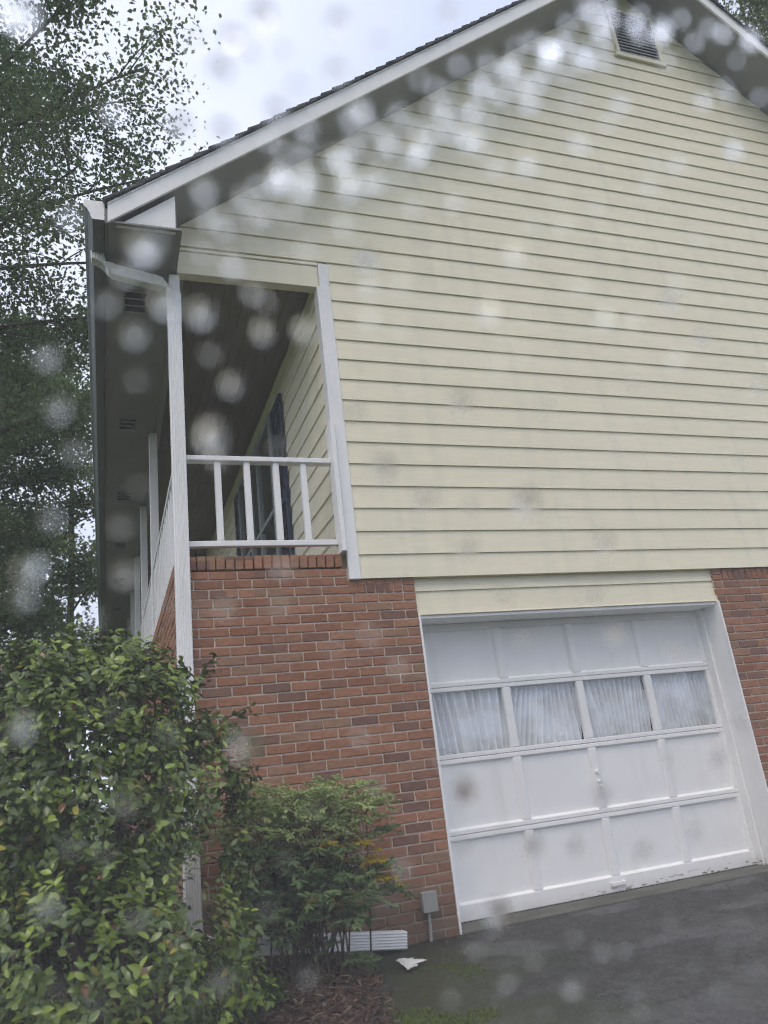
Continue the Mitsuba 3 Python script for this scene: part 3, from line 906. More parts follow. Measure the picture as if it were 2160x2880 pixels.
for c, r, n in lobes:
    c, r = np.array(c), np.array(r)
    d = unit(rg.normal(size=(n, 3)))
    rad = 1 - 0.42 * rg.random(n) ** 1.8
    p = c + d * r * rad[:, None]
    lump = meshkit.fbm(p * 3.1, 3, 5)
    p = p + (d * r) * ((lump - 0.5) * 0.42)[:, None]
    keep = (meshkit.noise(p * 5.3, 9) > 0.34) & (p[:, 2] > -0.0) & ~((p[:, 0] > -2.0) & (p[:, 0] < -1.84) & (p[:, 2] > 0.42) & (p[:, 2] < 0.80))
    for c2, r2, n2 in lobes:
        if tuple(c) != tuple(c2):
            keep &= np.linalg.norm((p - np.array(c2)) / np.array(r2), axis=1) > 0.62
    sp.append(p[keep]); so.append(d[keep])
sp, so = np.vstack(sp), np.vstack(so)
extra = []
for a, b, c in (((-1.95, -1.0, 1.2), (-1.75, -0.95, 1.42), (-1.56, -0.92, 1.47)), ((-1.9, -1.0, 0.9), (-1.72, -0.95, 1.05), (-1.57, -0.9, 0.98)), ((-2.1, -1.3, 0.25), (-1.85, -1.25, 0.38), (-1.62, -1.2, 0.24)), ((-2.0, -1.45, 0.3), (-1.85, -1.4, 0.42), (-1.72, -1.38, 0.36)), ((-1.9, -1.0, 1.5), (-1.83, -0.95, 1.72), (-1.74, -0.9, 1.76))):
    extra.append(bez(a, b, c, 9))
stems = []
base = np.array([-2.40, -1.15, -0.03])
for k in range(26):
    i = rg.integers(len(sp))
    e = sp[i] - so[i] * 0.08
    b0 = base + [0.16 * rg.normal(), 0.16 * rg.normal(), 0]
    m = (b0 + e) / 2 + [0.1 * rg.normal(), 0.1 * rg.normal(), 0.22]
    stems.append(tube(bez(b0, m, e, 9), np.linspace(0.017, 0.005, 9), 5))
for e in extra:
    stems.append(tube(e, np.linspace(0.006, 0.0025, 9), 5))
    sp = np.vstack([sp, e[3:]]); so = np.vstack([so, np.tile(unit(e[-1] - e[0]) * 0.8 + [0, 0, 0.5], (6, 1))])
idx = rg.choice(len(sp), 420, replace=False)
for i in idx:
    stems.append(tube([sp[i] - so[i] * 0.22 + 0.03 * rg.normal(size=3), sp[i]], [0.0035, 0.002], 4))
add(f'{cm}__branch', joined(stems), 'twig', kind='stuff')
pos, fwd, nrm, siz, mat = [], [], [], [], []
for p, o in zip(sp, so):
    ax = unit(o * 0.75 + np.array([0, 0, 0.55]) + 0.35 * rg.normal(size=3))
    a = unit(np.cross(ax, rg.normal(size=3))); b = np.cross(ax, a)
    young = rg.random() < 0.16
    n = rg.integers(4, 8)
    for j in range(n):
        an = 2.4 * j + 0.4 * rg.normal()
        side_v = math.cos(an) * a + math.sin(an) * b
        lift = 0.75 if young else rg.uniform(0.0, 0.55)
        d = unit(side_v + ax * lift + np.array([0, 0, -0.12]))
        pos.append(p - ax * 0.018 * j + 0.008 * rg.normal(size=3)); fwd.append(d)
        nrm.append(unit(ax - d * np.dot(ax, d) + 0.25 * rg.normal(size=3)))
        siz.append(rg.uniform(0.75, 1.2))
        r = rg.random()
        mat.append(2 if young else (4 if r < 0.012 else 3 if r < 0.03 else 2 if r < 0.10 else 1 if r < 0.55 else 0))
pos, fwd, nrm, siz, mat = np.array(pos), np.array(fwd), np.array(nrm), np.array(siz), np.array(mat)
shape = leaf_shape(0.046, 0.0118, 0.22, 0.22, 4)
# the leaves that show largest are parts of their own, the rest one part per shade
dist = np.linalg.norm(pos - CAM, axis=1)
dv = (pos - CAM)
cz = dv @ FWD
inside = (np.abs(dv @ RGT / cz) < 0.498) & (np.abs(dv @ UPV / cz) < 0.664)
facing = np.einsum('ij,ij->i', unit(pos - np.array([-2.4, -0.9, 0.8])), unit(CAM - pos))
rank = np.argsort(np.where(inside & (facing > 0.45), dist, 99))
single = rank[:300]
rest = np.setdiff1d(np.arange(len(pos)), single)
proto = [mikit.ply(shape, k, smooth=True) for k, c in CAM_LEAF]
for i in single:
    scene[num(f'{cm}__leaf')] = {**proto[mat[i]], 'to_world': T(matrix_of(pos[i], fwd[i], nrm[i], siz[i]).tolist())}
for m_, (k, c) in enumerate(CAM_LEAF):
    s_ = rest[mat[rest] == m_]
    if len(s_):
        add(f'{cm}__foliage', place_many(shape, pos[s_], fwd[s_], nrm[s_], siz[s_]), k, smooth=True, kind='stuff')

# ---- nandina in front of the brick wall
rg = np.random.default_rng(5)
nd = holder('nandina_shrub', 'airy fine-leaved shrub with some yellow leaves in front of the brick wall', 'shrub')
canes, leaves = [], {i: ([], [], [], []) for i in range(4)}


def frond(o, d, L, tone, big):
    """A compound leaf: a rachis with side stalks, each with pairs of pointed leaflets."""
    d = unit(d); up_ = np.array([0, 0, 1.0])
    s = unit(np.cross(d, up_))
    e = o + d * L + np.array([0, 0, -0.28 * L])
    r = bez(o, o + d * L * 0.55 + up_ * 0.10 * L, e, 7)
    canes.append(tube(r, np.linspace(0.0024, 0.001, 7), 4))
    for k in range(2, 7):
        for sg in ((-1, 1) if k < 6 else (0,)):
            l2 = L * (0.42 - 0.045 * k) + 0.02
            d2 = unit(s * sg + d * 0.65) if sg else unit(r[-1] - r[-2])
            q = r[k] + d2 * l2
            canes.append(tube([r[k], q], [0.0012, 0.0007], 3))
            for m in range(1, 4):
                for s2 in (-1, 1):
                    w = unit(np.cross(d2, up_)) * s2
                    dd = unit(w + d2 * 0.7 + np.array([0, 0, -0.15]) + 0.42 * rg.normal(size=3))
                    leaves[tone][0].append(r[k] + d2 * l2 * m / 3); leaves[tone][1].append(dd)
                    leaves[tone][2].append(unit(up_ + 0.8 * rg.normal(size=3))); leaves[tone][3].append(big * rg.uniform(0.75, 1.15))
            leaves[tone][0].append(q); leaves[tone][1].append(unit(d2 + [0, 0, -0.3])); leaves[tone][2].append(up_); leaves[tone][3].append(big)


for k in range(54):
    a = rg.uniform(0, 6.28)
    b0 = np.array([-1.22 + 0.10 * rg.normal(), -0.52 + 0.08 * rg.normal(), -0.02])
    h = rg.uniform(0.28, 0.97) if k > 17 else rg.uniform(0.78, 1.0)
    t = b0 + [0.29 * rg.uniform(-1, 1), 0.15 * rg.normal(), h]
    canes.append(tube(bez(b0, (b0 + t) / 2 + [0.03 * rg.normal(), 0.03 * rg.normal(), 0.05], t, 7), np.linspace(0.006, 0.0035, 7), 5))
    for j in range(5):
        an = a + 2.4 * j
        d = np.array([math.cos(an), math.sin(an) * 0.8, 0.45 + 0.3 * rg.random()])
        o = t - np.array([0, 0, 0.05 * j])
        hi = o[2] > 0.62
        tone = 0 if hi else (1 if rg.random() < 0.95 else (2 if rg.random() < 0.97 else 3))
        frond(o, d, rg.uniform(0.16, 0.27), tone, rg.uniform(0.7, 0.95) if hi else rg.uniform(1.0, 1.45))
for x, z, tone in ((-0.86, 0.52, 2), (-0.80, 0.42, 2), (-0.92, 0.62, 2), (-1.02, 0.04, 1), (-0.95, 0.03, 1)):
    frond(np.array([x - 0.14, -0.62, z]), np.array([0.9, -0.3, 0.35]), 0.2, tone, 1.1)
add(f'{nd}__cane', joined(canes), 'twig', kind='stuff')
shape_n = leaf_shape(0.042, 0.0078, 0.15, 0.2, 3)
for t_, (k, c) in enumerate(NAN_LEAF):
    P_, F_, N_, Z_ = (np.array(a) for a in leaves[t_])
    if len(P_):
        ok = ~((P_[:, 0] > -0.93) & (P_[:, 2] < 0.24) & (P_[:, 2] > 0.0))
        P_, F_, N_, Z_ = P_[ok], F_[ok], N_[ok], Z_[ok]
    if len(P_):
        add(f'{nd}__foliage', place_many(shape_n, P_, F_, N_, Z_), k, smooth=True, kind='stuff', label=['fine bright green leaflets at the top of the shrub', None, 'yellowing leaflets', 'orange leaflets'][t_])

# ---- liriope clump at the foot of the camellia
rg = np.random.default_rng(8)
bl = []
for k in range(170):
    b0 = np.array([-1.62 + 0.05 * rg.normal(), -1.00 + 0.05 * rg.normal(), -0.02])
    a = rg.uniform(0, 6.28); L = rg.uniform(0.16, 0.30); out = rg.uniform(0.3, 0.9)
    d = np.array([math.cos(a), math.sin(a), 0])
    c = bez(b0, b0 + d * L * 0.25 * out + [0, 0, L * 0.75], b0 + d * L * out + [0, 0, L * (0.75 - 0.55 * out)], 7)
    w = np.cross(d, [0, 0, 1.0])[None] * (0.0042 * np.sin(np.pi * np.linspace(0.12, 1, 7)) ** 0.6)[:, None]
    v = np.vstack([c - w, c + w + [0, 0, 0.0008]])
    f = [[i, i + 1, 8 + i] for i in range(6)] + [[i, 8 + i, 7 + i] for i in range(6)]
    bl.append((v, np.array(f)))
scene['liriope_clump'] = mikit.ply(joined(bl), 'liriope_green', smooth=True)
labels['liriope_clump'] = {'label': 'tuft of narrow arching grass-like leaves on the mulch at the bottom edge', 'category': 'plant'}

# ------------------------------------------------------------------ trees


def tree(name, label, group, base, height, crown, mats, seed, limbs=16, subs=7, leaf=0.085, per=26, cluster=0.34, first=0.25, lean=(0, 0), trunk_r=0.2, up=0.35, box=None, biased=None):
    """Trunk, limbs and side branches; leaves in loose clusters along the outer branches."""
    rg = np.random.default_rng(seed)
    k = holder(name, label, 'tree', group)
    b0 = np.array(base, float)
    top = b0 + [lean[0], lean[1], height * 0.93]
    mid = (b0 + top) / 2 + [0.03 * height * rg.normal(), 0.03 * height * rg.normal(), 0]
    tr = bez(b0, mid, top, 14)
    wood = [tube(tr, np.linspace(trunk_r, trunk_r * 0.12, 14), 9)]
    cl = []
    for i in range(limbs):
        t = first + (1 - first) * (i + rg.random()) / limbs
        p = np.array([np.interp(t, np.linspace(0, 1, 14), tr[:, q]) for q in range(3)])
        a = 2.4 * i + 0.5 * rg.normal()
        if biased is not None and i % 3 == 0 and 0.42 < t < 0.74:
            a = biased + 0.3 * rg.normal()          # limbs that grew out over the roof, towards the light
        R = crown * (1.05 - 0.75 * abs(t - 0.45) ** 1.1 / 0.55 ** 1.1 * 0.8) * rg.uniform(0.75, 1.08)
        d = np.array([math.cos(a), math.sin(a), up + 0.5 * (t - 0.4)])
        e = p + d * R
        c = bez(p, p + d * R * 0.5 + [0, 0, 0.10 * R], e, 9)
        r0 = max(0.02, trunk_r * (1 - t) * 0.45)
        wood.append(tube(c, np.linspace(r0, 0.012, 9), 5))
        for j in range(subs):
            u = 0.25 + 0.75 * (j + rg.random()) / subs
            q = np.array([np.interp(u, np.linspace(0, 1, 9), c[:, w]) for w in range(3)])
            d2 = unit(d * 0.7 + rg.normal(size=3) * [0.8, 0.8, 0.55])
            l2 = R * rg.uniform(0.18, 0.42) * (1.15 - 0.5 * u)
            c2 = bez(q, q + d2 * l2 * 0.5 + [0, 0, 0.12 * l2], q + d2 * l2, 6)
            wood.append(tube(c2, np.linspace(0.015, 0.005, 6), 4))
            for m in range(2, 6):
                cl.append(c2[m] + 0.12 * rg.normal(size=3))
                if rg.random() < 0.6:
                    d3 = unit(rg.normal(size=3) * [1, 1, 0.6] + d2 * 0.5)
                    e3 = c2[m] + d3 * rg.uniform(0.2, 0.55) * (R / 3)
                    wood.append(tube([c2[m], (c2[m] + e3) / 2 + [0, 0, 0.03], e3], [0.006, 0.004, 0.002], 3))
                    cl += [e3, (c2[m] + e3) / 2]
    cl = np.array(cl)
    n = len(cl) * per
    pp = np.repeat(cl, per, 0) + rg.normal(size=(n, 3)) * cluster * np.array([0.62, 0.62, 0.42])
    if box is not None:
        ok = box(pp)
        pp = pp[ok]; n = len(pp)
    f_ = unit(rg.normal(size=(n, 3)) * [1, 1, 0.7] + [0, 0, -0.35])
    nn = unit(rg.normal(size=(n, 3)) * 0.7 + [0, 0, 0.8])
    sz = rg.uniform(0.7, 1.25, n)
    shp = (np.array([[0, 0, 0], [0.55, 0.34, 0.06], [1, 0, -0.12], [0.5, -0.34, 0.06]]) * leaf, np.array([[0, 1, 2], [0, 2, 3]]))
    add(f'{k}__trunk', joined(wood), 'bark', smooth=50)
    pick = (meshkit.noise(pp * 0.9, seed) + 0.35 * rg.random(n)) > 0.72
    for q, mt in enumerate(mats):
        s_ = pick if q else ~pick
        add(f'{k}__crown', place_many(shp, pp[s_], f_[s_], nn[s_], sz[s_]), mt, kind='stuff')
    return k


clear_roof = lambda p: ~((p[:, 0] > -2.62) & (p[:, 2] < 5.6 + 0.8 * np.maximum(0, p[:, 0] + 2.4)))
tree('shade_tree', 'tall broadleaf tree left of the house whose upper branches reach over the roof corner', 'trees left of the house', (-6.45, 7.6, -0.1), 19.5, 4.7, ('leaf_tree_c', 'leaf_tree_a'), 3, limbs=30, subs=10, per=26, cluster=0.36, first=0.30, trunk_r=0.24, box=clear_roof, leaf=0.09, biased=-0.05)
tree('shade_tree', 'dense dark broadleaf tree beside the porch eave, lower left of the tall one', 'trees left of the house', (-4.9, 12.5, -0.1), 12.5, 2.7, ('leaf_tree_c', 'leaf_tree_a'), 4, limbs=34, subs=9, per=19, cluster=0.38, first=0.10, trunk_r=0.16, box=clear_roof, leaf=0.115)
tree('shade_tree', 'lighter green tree with many sky gaps seen right behind the porch eave', 'trees left of the house', (-3.6, 19.0, -0.1), 17.5, 3.1, ('leaf_tree_a', 'leaf_tree_b'), 6, limbs=30, subs=8, per=15, cluster=0.42, first=0.12, trunk_r=0.16, box=clear_roof, leaf=0.14)
tree('shade_tree', 'dark tree at the left edge between the shrub and the tall tree', 'trees left of the house', (-7.4, 19.0, -0.1), 15.0, 3.4, ('leaf_tree_c', 'leaf_tree_a'), 12, limbs=28, subs=8, per=16, cluster=0.42, first=0.12, trunk_r=0.18, leaf=0.14)
tree('shade_tree', 'tree whose crown shows above the right roof slope', None, (14.8, 6.0, -0.1), 22.5, 3.6, ('leaf_tree_a', 'leaf_tree_b'), 9, limbs=24, subs=8, per=26, cluster=0.45, first=0.4, trunk_r=0.25, leaf=0.10)

# ------------------------------------------------------------------ the wet car window the photograph looks through
# a slightly tilted pane a hand's breadth from the lens, its outside dotted with real water drops; the wet, dusty glass scatters a little light
cw = holder('car_window', 'clear car window pane spotted with raindrops, right in front of the whole view', 'car window')
OPT = 3.0                                               # millimetre table below is for a pane 0.119 m away; the glass stands at three times that
PO = CAM + FWD * 0.119 * OPT
pn = unit(FWD * 1.0 + RGT * -0.36 + UPV * 0.06)         # outward normal of the pane
pu = unit(RGT - pn * (RGT @ pn)); pv = np.cross(pu, pn) * -1
if pv @ UPV < 0:
    pv = -pv
thick = 0.0032


def on_pane(u, v, w):
    return PO + pu * u + pv * v + pn * w


a, b = 0.62, 0.50
corners = [on_pane(s * a, t * b, w) for w in (-thick, 0.0) for s, t in ((-1, -1), (1, -1), (1, 1), (-1, 1))]
scene['wet_glass_film'] = {'type': 'homogeneous', 'albedo': 0.96, 'sigma_t': 18.0}
scene[f'{cw}__pane'] = {**mikit.ply((np.array(corners), np.array([[0, 1, 2], [0, 2, 3], [4, 6, 5], [4, 7, 6], [0, 5, 1], [0, 4, 5], [1, 6, 2], [1, 5, 6], [2, 7, 3], [2, 6, 7], [3, 4, 0], [3, 7, 4]])), {'type': 'null'}),
                        'interior': {'type': 'ref', 'id': 'wet_glass_film'}}
scene['water'] = {'type': 'dielectric', 'int_ior': 1.333}
# u, v, radius in millimetres on the pane (times OPT), and how far each drop has sagged (fuller below, or fuller above where it trails)
DROPS = [(-49.59, 64.72, 2.08, 0.28), (-38.36, 54.06, 0.74, 0.13), (35.46, 81.69, 1.41, 0.23), (38.22, 77.8, 1.04, 0.16), (34.7, 74.23, 1.51, 0.29), (38.3, 74.11, 1.07, 0.27), (24.75, 74.79, 0.93, 0.38), (21.87, 71.29, 0.75,
0.23), (31.55, 78.76, 0.74, 0.43), (27.75, 72.66, 0.54, 0.31), (44.58, 81.2, 1.01, 0.43), (49.53, 80, 1, 0.15), (69.36, 83.05, 1.37, 0.27), (16.97, 70.1, 0.95, 0.44), (16.2, 65.76, 0.9, 0.18), (24.45, 65.64, 1.38, 0.32), (12.19,
68.93, 0.73, 0.3), (5.64, 65.78, 0.57, 0.43), (10.26, 64.81, 0.62, 0.34), (2.64, 60.55, 0.62, 0.18), (7.56, 61.98, 0.67, 0.37), (-5.41, 58.34, 0.86, 0.26), (0.41, 56.49, 0.59, 0.16), (-5.06, 55.06, 0.87, 0.44), (5.28, 58.55, 0.72,
0.23), (13.85, 58.38, 1.46, 0.11), (4.91, 54.86, 1.52, 0.29), (-7.91, 52.35, 1.05, 0.2), (-15.87, 48.71, 0.59, 0.22), (-17.5, 53.66, 0.74, 0.25), (-20.89, 45.2, 0.95, 0.43), (-26.67, 45.48, 1.07, 0.24), (-5.79, 48.08, 1.31, 0.38),
(-14.55, 43.97, 0.83, 0.24), (-12.13, 47.2, 0.72, 0.42), (-24.81, 42.21, 0.56, 0.13), (-34.53, 37.14, 2.02, 0.32), (-22.95, 35.99, 1.28, 0.28), (-12.18, 38.6, 0.82, 0.35), (-6.53, 42.96, 0.96, 0.35), (4.55, 46.75, 0.83, 0.33),
(11.53, 48.37, 0.91, 0.27), (33.06, 66.98, 0.58, 0.32), (42.09, 67.86, 0.97, 0.32), (39.58, 64.62, 0.82, 0.18), (34.06, 60.48, 1.23, 0.23), (24.15, 55.84, 1.37, 0.14), (18.74, 54.43, 1, 0.27), (66.36, 63.74, 1.38, 0.31), (53.97,
59.71, 1.08, 0.31), (48.05, 55.08, 0.83, 0.15), (59.43, 71.09, 1.01, 0.21), (65.01, 72.75, 0.69, 0.28), (71.85, 73.43, 0.59, 0.36), (30.24, 51.46, 0.55, 0.2), (31.01, 46.72, 0.89, 0.25), (37.4, 50.41, 0.73, 0.38), (58.63, 47.57,
0.71, 0.32), (-2.56, 34.56, 1.2, 0.2), (22.04, 41.19, 1.38, 0.41), (34.48, 37.02, 0.91, 0.29), (17.72, 31.79, 1.5, 0.22), (39.59, 32.48, 1.46, 0.31), (45.72, 32.25, 0.96, 0.32), (54.34, 39.2, 0.95, 0.14), (54.7, 26.37, 1.07,
0.44), (-2.56, 29.19, 1.05, 0.22), (2.3, 28.1, 0.66, 0.37), (20.68, 27.71, 0.52, 0.38), (23.6, 31.59, 0.52, 0.43), (-37.3, 33.19, 0.87, 0.44), (-39.74, 29, 0.87, 0.29), (-32.21, 29.84, 1.49, 0.45), (-27.22, 28.59, 1.45, 0.39),
(-20.04, 32.01, 0.92, 0.36), (-18.04, 30.85, 0.6, 0.43), (-18.55, 26.53, 1.03, 0.23), (-12.6, 27.08, 1.04, 0.12), (-36.25, 25.19, 1.08, 0.34), (-36.07, 18.93, 0.58, 0.33), (-26.02, 22.87, 0.7, 0.32), (-23.15, 18.75, 1.07, 0.25),
(-26.17, 11.47, 1.83, 0.23), (-25.24, 8.19, 0.88, 0.27), (-47.37, 21.53, 1.03, 0.41), (-46.13, 14.58, 0.99, 0.38), (-44.25, 9.06, 0.74, 0.33), (-44.13, 39.83, 0.83, 0.32), (-36.03, 4.32, 0.5, 0.34), (-38.08, -7.83, 1.1, 0.27),
(54.07, 83.75, 0.73, 0.11), (57.13, 80.46, 0.74, 0.16), (63.11, 83.1, 1.05, 0.2), (51.36, 76.36, 0.6, 0.15), (66.36, 78.94, 0.51, 0.36), (60.05, 83.32, 0.69, 0.14), (-2.92, 38.09, 1.43, -0.82), (0.04, 6.85, 1.55, -0.86), (-5.16,
15.23, 0.94, -0.63), (7.01, 1.75, 1.39, -0.7), (25.27, 0.71, 2.15, -0.69), (14.32, -6.57, 1.52, -0.83), (12.93, 17.11, 1.56, -0.75), (40.85, -6.36, 1.56, -0.69), (53.43, 35.94, 1.48, -0.61), (60.7, 29.93, 1.21, -0.64), (73.81,
21.34, 1.29, -0.65), (45.98, 21.2, 0.81, -0.76), (69.92, 7.65, 0.78, -0.66), (38.2, -15.49, 1.29, -0.76), (14.68, 0.15, 1.01, -0.79), (28.56, 16.78, 1.05, -0.75), (21.12, -14.49, 1.07, -0.67), (-18.33, 70.69, 1.59, -0.69),
(-22.59, 66.77, 1.3, -0.74), (-24.24, 61.8, 1.57, -0.62), (-16.47, 57.66, 1.27, -0.82), (-24.02, 54.01, 1.27, -0.71), (-7.51, 64.6, 1.24, -0.69), (-7.13, 71.85, 1.3, -0.65), (-29.67, 53.82, 1.27, -0.62), (-27.65, 65.23, 0.85,
-0.89), (-13.4, 61.68, 0.78, -0.66), (10.59, 76.21, 1.23, -0.82), (-12.07, 56.37, 1.09, -0.77), (-20.03, 64.72, 0.96, -0.74), (-0.69, 70.07, 0.89, -0.63), (-15.39, 66.16, 0.74, -0.79), (13.76, -46.24, 1.97, -0.69), (26.92, -57.87,
1.48, -0.9), (35.24, -59.3, 1.2, -0.83), (49.96, -62.7, 1.31, -0.67), (43.1, -22.31, 1.48, -0.62), (55.64, -25.78, 1.33, -0.77), (66.36, -47.71, 1.22, -0.63), (61.38, -61.14, 1.05, -0.61), (20.37, -67.99, 2.11, -0.64), (40.8,
-51.03, 1.41, -0.65), (54.65, -46.18, 0.84, -0.67), (24.68, -21.72, 1, -0.71), (70.53, -41.13, 1.03, -0.7), (13.82, -55.62, 0.82, -0.88), (19.51, -70.24, 0.9, 0.17), (41.85, -79.19, 1.07, 0.29), (46.34, -80.17, 0.68, 0.42),
(56.53, -77.07, 1.04, 0.4), (64.06, -78.18, 0.64, 0.37), (35.67, -84.61, 1.53, 0.25), (49.06, -88.67, 1.01, 0.43), (68.39, -92.83, 1.28, 0.13), (62.16, -87.26, 0.94, 0.41), (69.8, -84.86, 0.63, 0.17), (50.69, -92.6, 1.1, 0.26),
(11.87, -80.57, 0.93, 0.13), (22.71, -80.72, 0.93, 0.44), (27.64, -77.72, 0.93, 0.37), (16.51, -73.62, 0.73, 0.1), (78.02, -90.89, 1.01, 0.15), (30.09, -88.33, 0.63, 0.4), (41.61, -91.21, 0.59, 0.35), (20.51, -82.65, 0.57, 0.31),
(35.51, -75.26, 0.68, 0.29), (73.04, -80.48, 0.58, 0.36), (55.69, -84.9, 0.53, 0.22), (-21.74, -34.05, 2.01, 0.28), (-51.99, -28.37, 1.23, 0.34), (-51.68, -27.15, 1.07, 0.16), (-50.31, -6.62, 1.52, 0.1), (-50.97, -10.31, 1.09,
0.31), (-47.32, 0.09, 0.88, 0.16), (-40.27, -26.49, 0.61, 0.25), (-32.58, -31.01, 0.63, 0.28), (-28.73, -55.97, 0.83, 0.19), (-8.21, -20.62, 0.54, 0.39), (2.36, -24.43, 0.85, 0.33), (-2.25, -18.92, 0.83, 0.33), (-3.79, -34.83,
0.93, 0.28), (-24.19, -13.22, 1.02, 0.21), (-15.98, -7.85, 1.01, 0.42), (-1.12, -42.57, 0.68, 0.31), (3.59, -56.92, 1.01, 0.41), (-49.18, -53.28, 1.21, 0.45), (-18.53, -60.13, 0.62, 0.41), (-25.55, -69.38, 1.22, 0.2), (-12.14,
-71.79, 0.97, 0.3), (-38.71, -40.57, 1.08, 0.21), (-46.06, -45.33, 0.87, 0.32), (-37.16, -57.73, 0.85, 0.42), (-15.63, -52.73, 0.56, 0.1), (14.08, 62.6, 1.38, 0.31), (3.37, 58.73, 0.53, 0.12), (39.31, 81.22, 1.06, 0.4), (27.26,
70.48, 0.65, 0.36), (-12.87, 49.88, 0.66, 0.11), (-3.91, 59.86, 1.08, 0.43), (-21.67, 43.81, 0.74, 0.15), (-1.25, 49.96, 1.04, 0.12), (-12.43, 48.78, 0.66, 0.44), (-2.29, 57.64, 0.88, 0.42), (31.26, 71.26, 0.81, 0.18), (15.7,
57.45, 0.87, 0.38), (-6.72, 52.28, 1.06, 0.26), (15.82, 66.68, 1.07, 0.13), (38.63, 83.45, 0.94, 0.34), (-16.28, 48.94, 0.72, 0.31), (19.69, 65.57, 0.62, 0.14), (45.76, 79.97, 0.99, 0.36), (7.53, 58.08, 0.99, 0.32), (-4.52, 53.96,
0.59, 0.26), (-15.53, 48.46, 1.09, 0.15), (39.56, 80.38, 0.7, 0.3), (27.99, 74.14, 0.53, 0.28), (0.84, 55.67, 0.62, 0.12), (-27.05, 37.22, 0.73, 0.13), (0.51, 55.24, 0.95, 0.13), (25.92, 68.9, 1.1, 0.34), (-0.89, 53.34, 0.52,
0.15), (16.89, 61.34, 0.81, 0.36), (28.18, 74.22, 1.47, 0.11), (37.63, 79.18, 0.94, 0.2), (-12.07, 48.97, 1.06, 0.44), (19.16, 65.74, 0.94, 0.24), (28.06, 72.92, 1.34, 0.41), (50.28, 81.38, 1.43, 0.14), (-12.92, 51.72, 0.63,
0.22), (45.8, 83.12, 0.66, 0.15), (-5.89, 49.93, 1.21, 0.3), (-13.13, 46.96, 0.63, 0.32), (6.33, 55.97, 0.82, 0.22), (-16.02, 49.53, 0.7, 0.1), (-16.84, 47.56, 0.98, 0.34), (-0.62, 56.44, 0.51, 0.22), (-23.9, 40.81, 1.06, 0.41),
(9.72, 62.22, 1.01, 0.35), (-18.52, 43.33, 0.93, 0.39), (-17.99, 45.95, 0.54, 0.32), (23.04, 68.25, 0.98, 0.28), (22.73, 67.27, 0.62, 0.26), (-19.09, 47.11, 0.66, 0.27), (20.79, 69.97, 1.03, 0.12), (30.85, 75.31, 1.09, 0.18),
(-2.99, 49.13, 0.92, 0.22), (-12.74, 46.53, 0.74, 0.26), (22.25, 73.66, 0.57, 0.29), (-26.14, 41.81, 0.94, 0.41), (20.23, 69.58, 1.05, 0.34), (-15.41, 47.61, 0.7, 0.24), (9.44, 60.64, 0.82, 0.44), (11.02, 59.14, 1.08, 0.44),
(1.65, 59.7, 0.62, 0.32), (-17.62, 43.25, 0.52, 0.32), (-17.21, -38.67, 0.55, 0.29), (-41.89, -46.8, 0.56, 0.44), (-31.32, -12.35, 0.61, 0.44), (-16.45, -13.55, 0.72, 0.13), (0.53, -61.7, 0.57, 0.15), (13.02, -55.3, 0.72, 0.27),
(-12.02, 53.47, 0.65, 0.35), (25.52, 46.54, 0.75, 0.38), (21.09, -54.71, 0.74, 0.23), (42.17, 10.89, 0.6, 0.45), (-38.59, -1.19, 0.7, 0.33), (-11.5, -45.51, 0.56, 0.29), (2.5, 51.14, 0.55, 0.4), (-43.18, -69.2, 0.59, 0.44),
(31.84, -1.75, 0.72, 0.14), (9.99, -40.55, 0.69, 0.21), (-48.37, -65.15, 0.73, 0.22), (48.84, 58.46, 0.57, 0.45), (-42.22, -13.77, 0.69, 0.39), (63.81, 73.96, 0.68, 0.34), (2.48, 34.76, 0.72, 0.23), (23.66, 25.67, 0.61, 0.44),
(-32.51, -51.57, 0.52, 0.44), (19.25, 23.59, 0.7, 0.37), (73.02, -43.26, 0.7, 0.24), (48.74, -53.66, 0.63, 0.19), (74.14, 1.37, 0.71, 0.13), (-19.92, 42.19, 0.69, 0.24), (44.93, 23.41, 0.58, 0.22), (-27.82, -12.8, 0.63, 0.42),
(-15.54, 52.4, 0.72, 0.44), (8.17, 65.07, 0.63, 0.17), (-16.48, 9.87, 0.52, 0.28), (3.25, 36.18, 0.53, 0.31), (53.22, 126.69, 0.76, -0.07), (-87.1, -126.04, 0.41, 0.3), (-138.89, -8.07, 0.48, 0.19), (87.46, 17.16, 0.81, -0.17),
(-119.42, -114.21, 0.52, -0.19), (75.87, 92.16, 0.85, -0.04), (-97.13, -45.53, 0.8, 0.1), (88.35, -47.04, 0.63, 0.14), (-91.81, 105.11, 0.56, 0.26), (-147.12, -8.68, 0.84, -0.12), (90.97, -78.96, 0.59, -0.13)]
rg = np.random.default_rng(77)


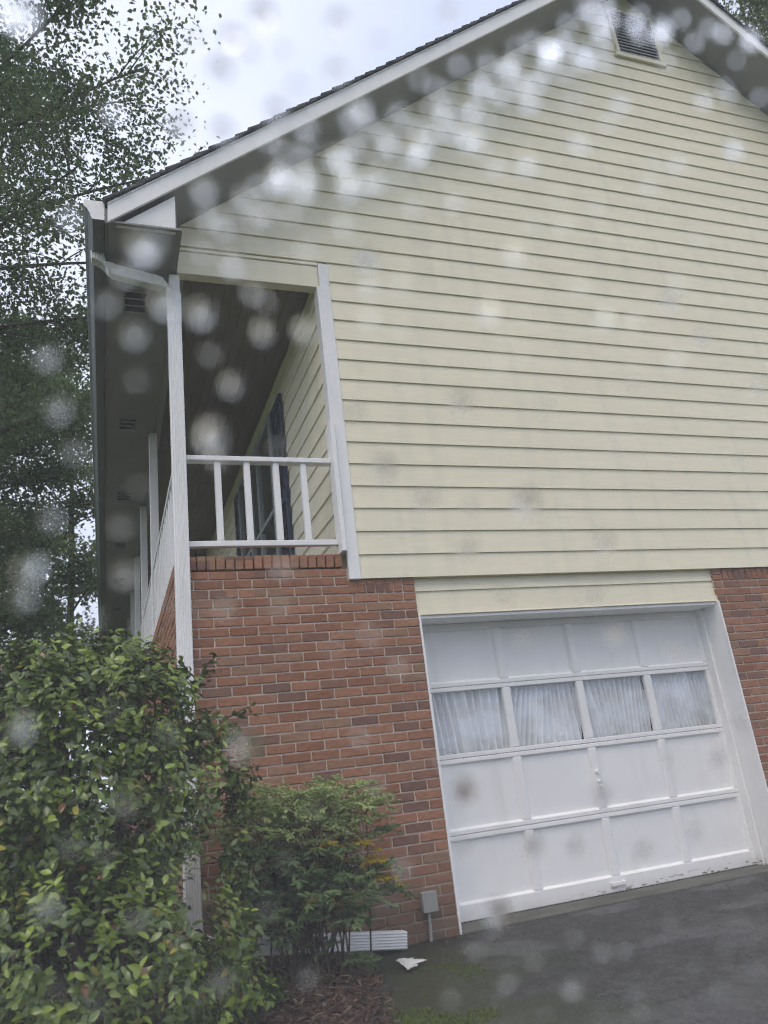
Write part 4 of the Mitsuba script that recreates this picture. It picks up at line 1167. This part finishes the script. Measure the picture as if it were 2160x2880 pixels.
def drop_mesh(r, hgt, sag, rot, lean):
    R = (r * r + hgt * hgt) / (2 * hgt)
    rings, n = 8, 22
    v = [[0, 0, hgt]]
    th1 = math.asin(min(1, r / R))
    for i in range(1, rings + 1):
        th = th1 * i / rings
        for j in range(n):
            an = 2 * math.pi * j / n
            v.append([R * math.sin(th) * math.cos(an), R * math.sin(th) * math.sin(an), R * math.cos(th) - (R - hgt)])
    v = np.array(v)
    f = [[0, 1 + j, 1 + (j + 1) % n] for j in range(n)]
    for i in range(rings - 1):
        o = 1 + i * n
        for j in range(n):
            k = (j + 1) % n
            f += [[o + j, o + n + j, o + n + k], [o + j, o + n + k, o + k]]
    o = 1 + (rings - 1) * n
    if lean < 0:                                         # sagged drops have let go of the glass: closed underneath; the others wet it
        v = np.vstack([v, [0, 0, 0]])
        c = len(v) - 1
        f += [[c, o + (j + 1) % n, o + j] for j in range(n)]
    # water sags: fuller towards the lower side, outline a little irregular
    an = np.arctan2(v[:, 1], v[:, 0])
    k = 1 + 0.07 * np.sin(2 * an + rot) + 0.05 * np.sin(3 * an + 2 * rot)
    v[:, 0] *= k; v[:, 1] *= k * (1 + sag)
    v[:, 2] *= 1 - lean * np.clip(v[:, 1] / r, -1, 1)
    return v, np.array(f)


for (u, v, r, lean) in DROPS:
    u, v, r = u * OPT, v * OPT, r * OPT
    m, f = drop_mesh(r * 1e-3, r * 1e-3 * rg.uniform(0.42, 0.62), rg.uniform(0.0, 0.14), rg.uniform(0, 6.28), lean)
    w = PO[None] + pu[None] * (u * 1e-3 + m[:, :1]) + pv[None] * (v * 1e-3 + m[:, 1:2]) + pn[None] * (0.0003 + m[:, 2:])
    add(f'{cw}__raindrop', (w, f[:, ::-1]), 'water', smooth=40)

for k_, d_ in scene.items():
    if isinstance(d_, dict) and d_.get('type') == 'ply':
        d_['to_world'] = T().translate((-SHIFT).tolist()) @ d_.get('to_world', T())
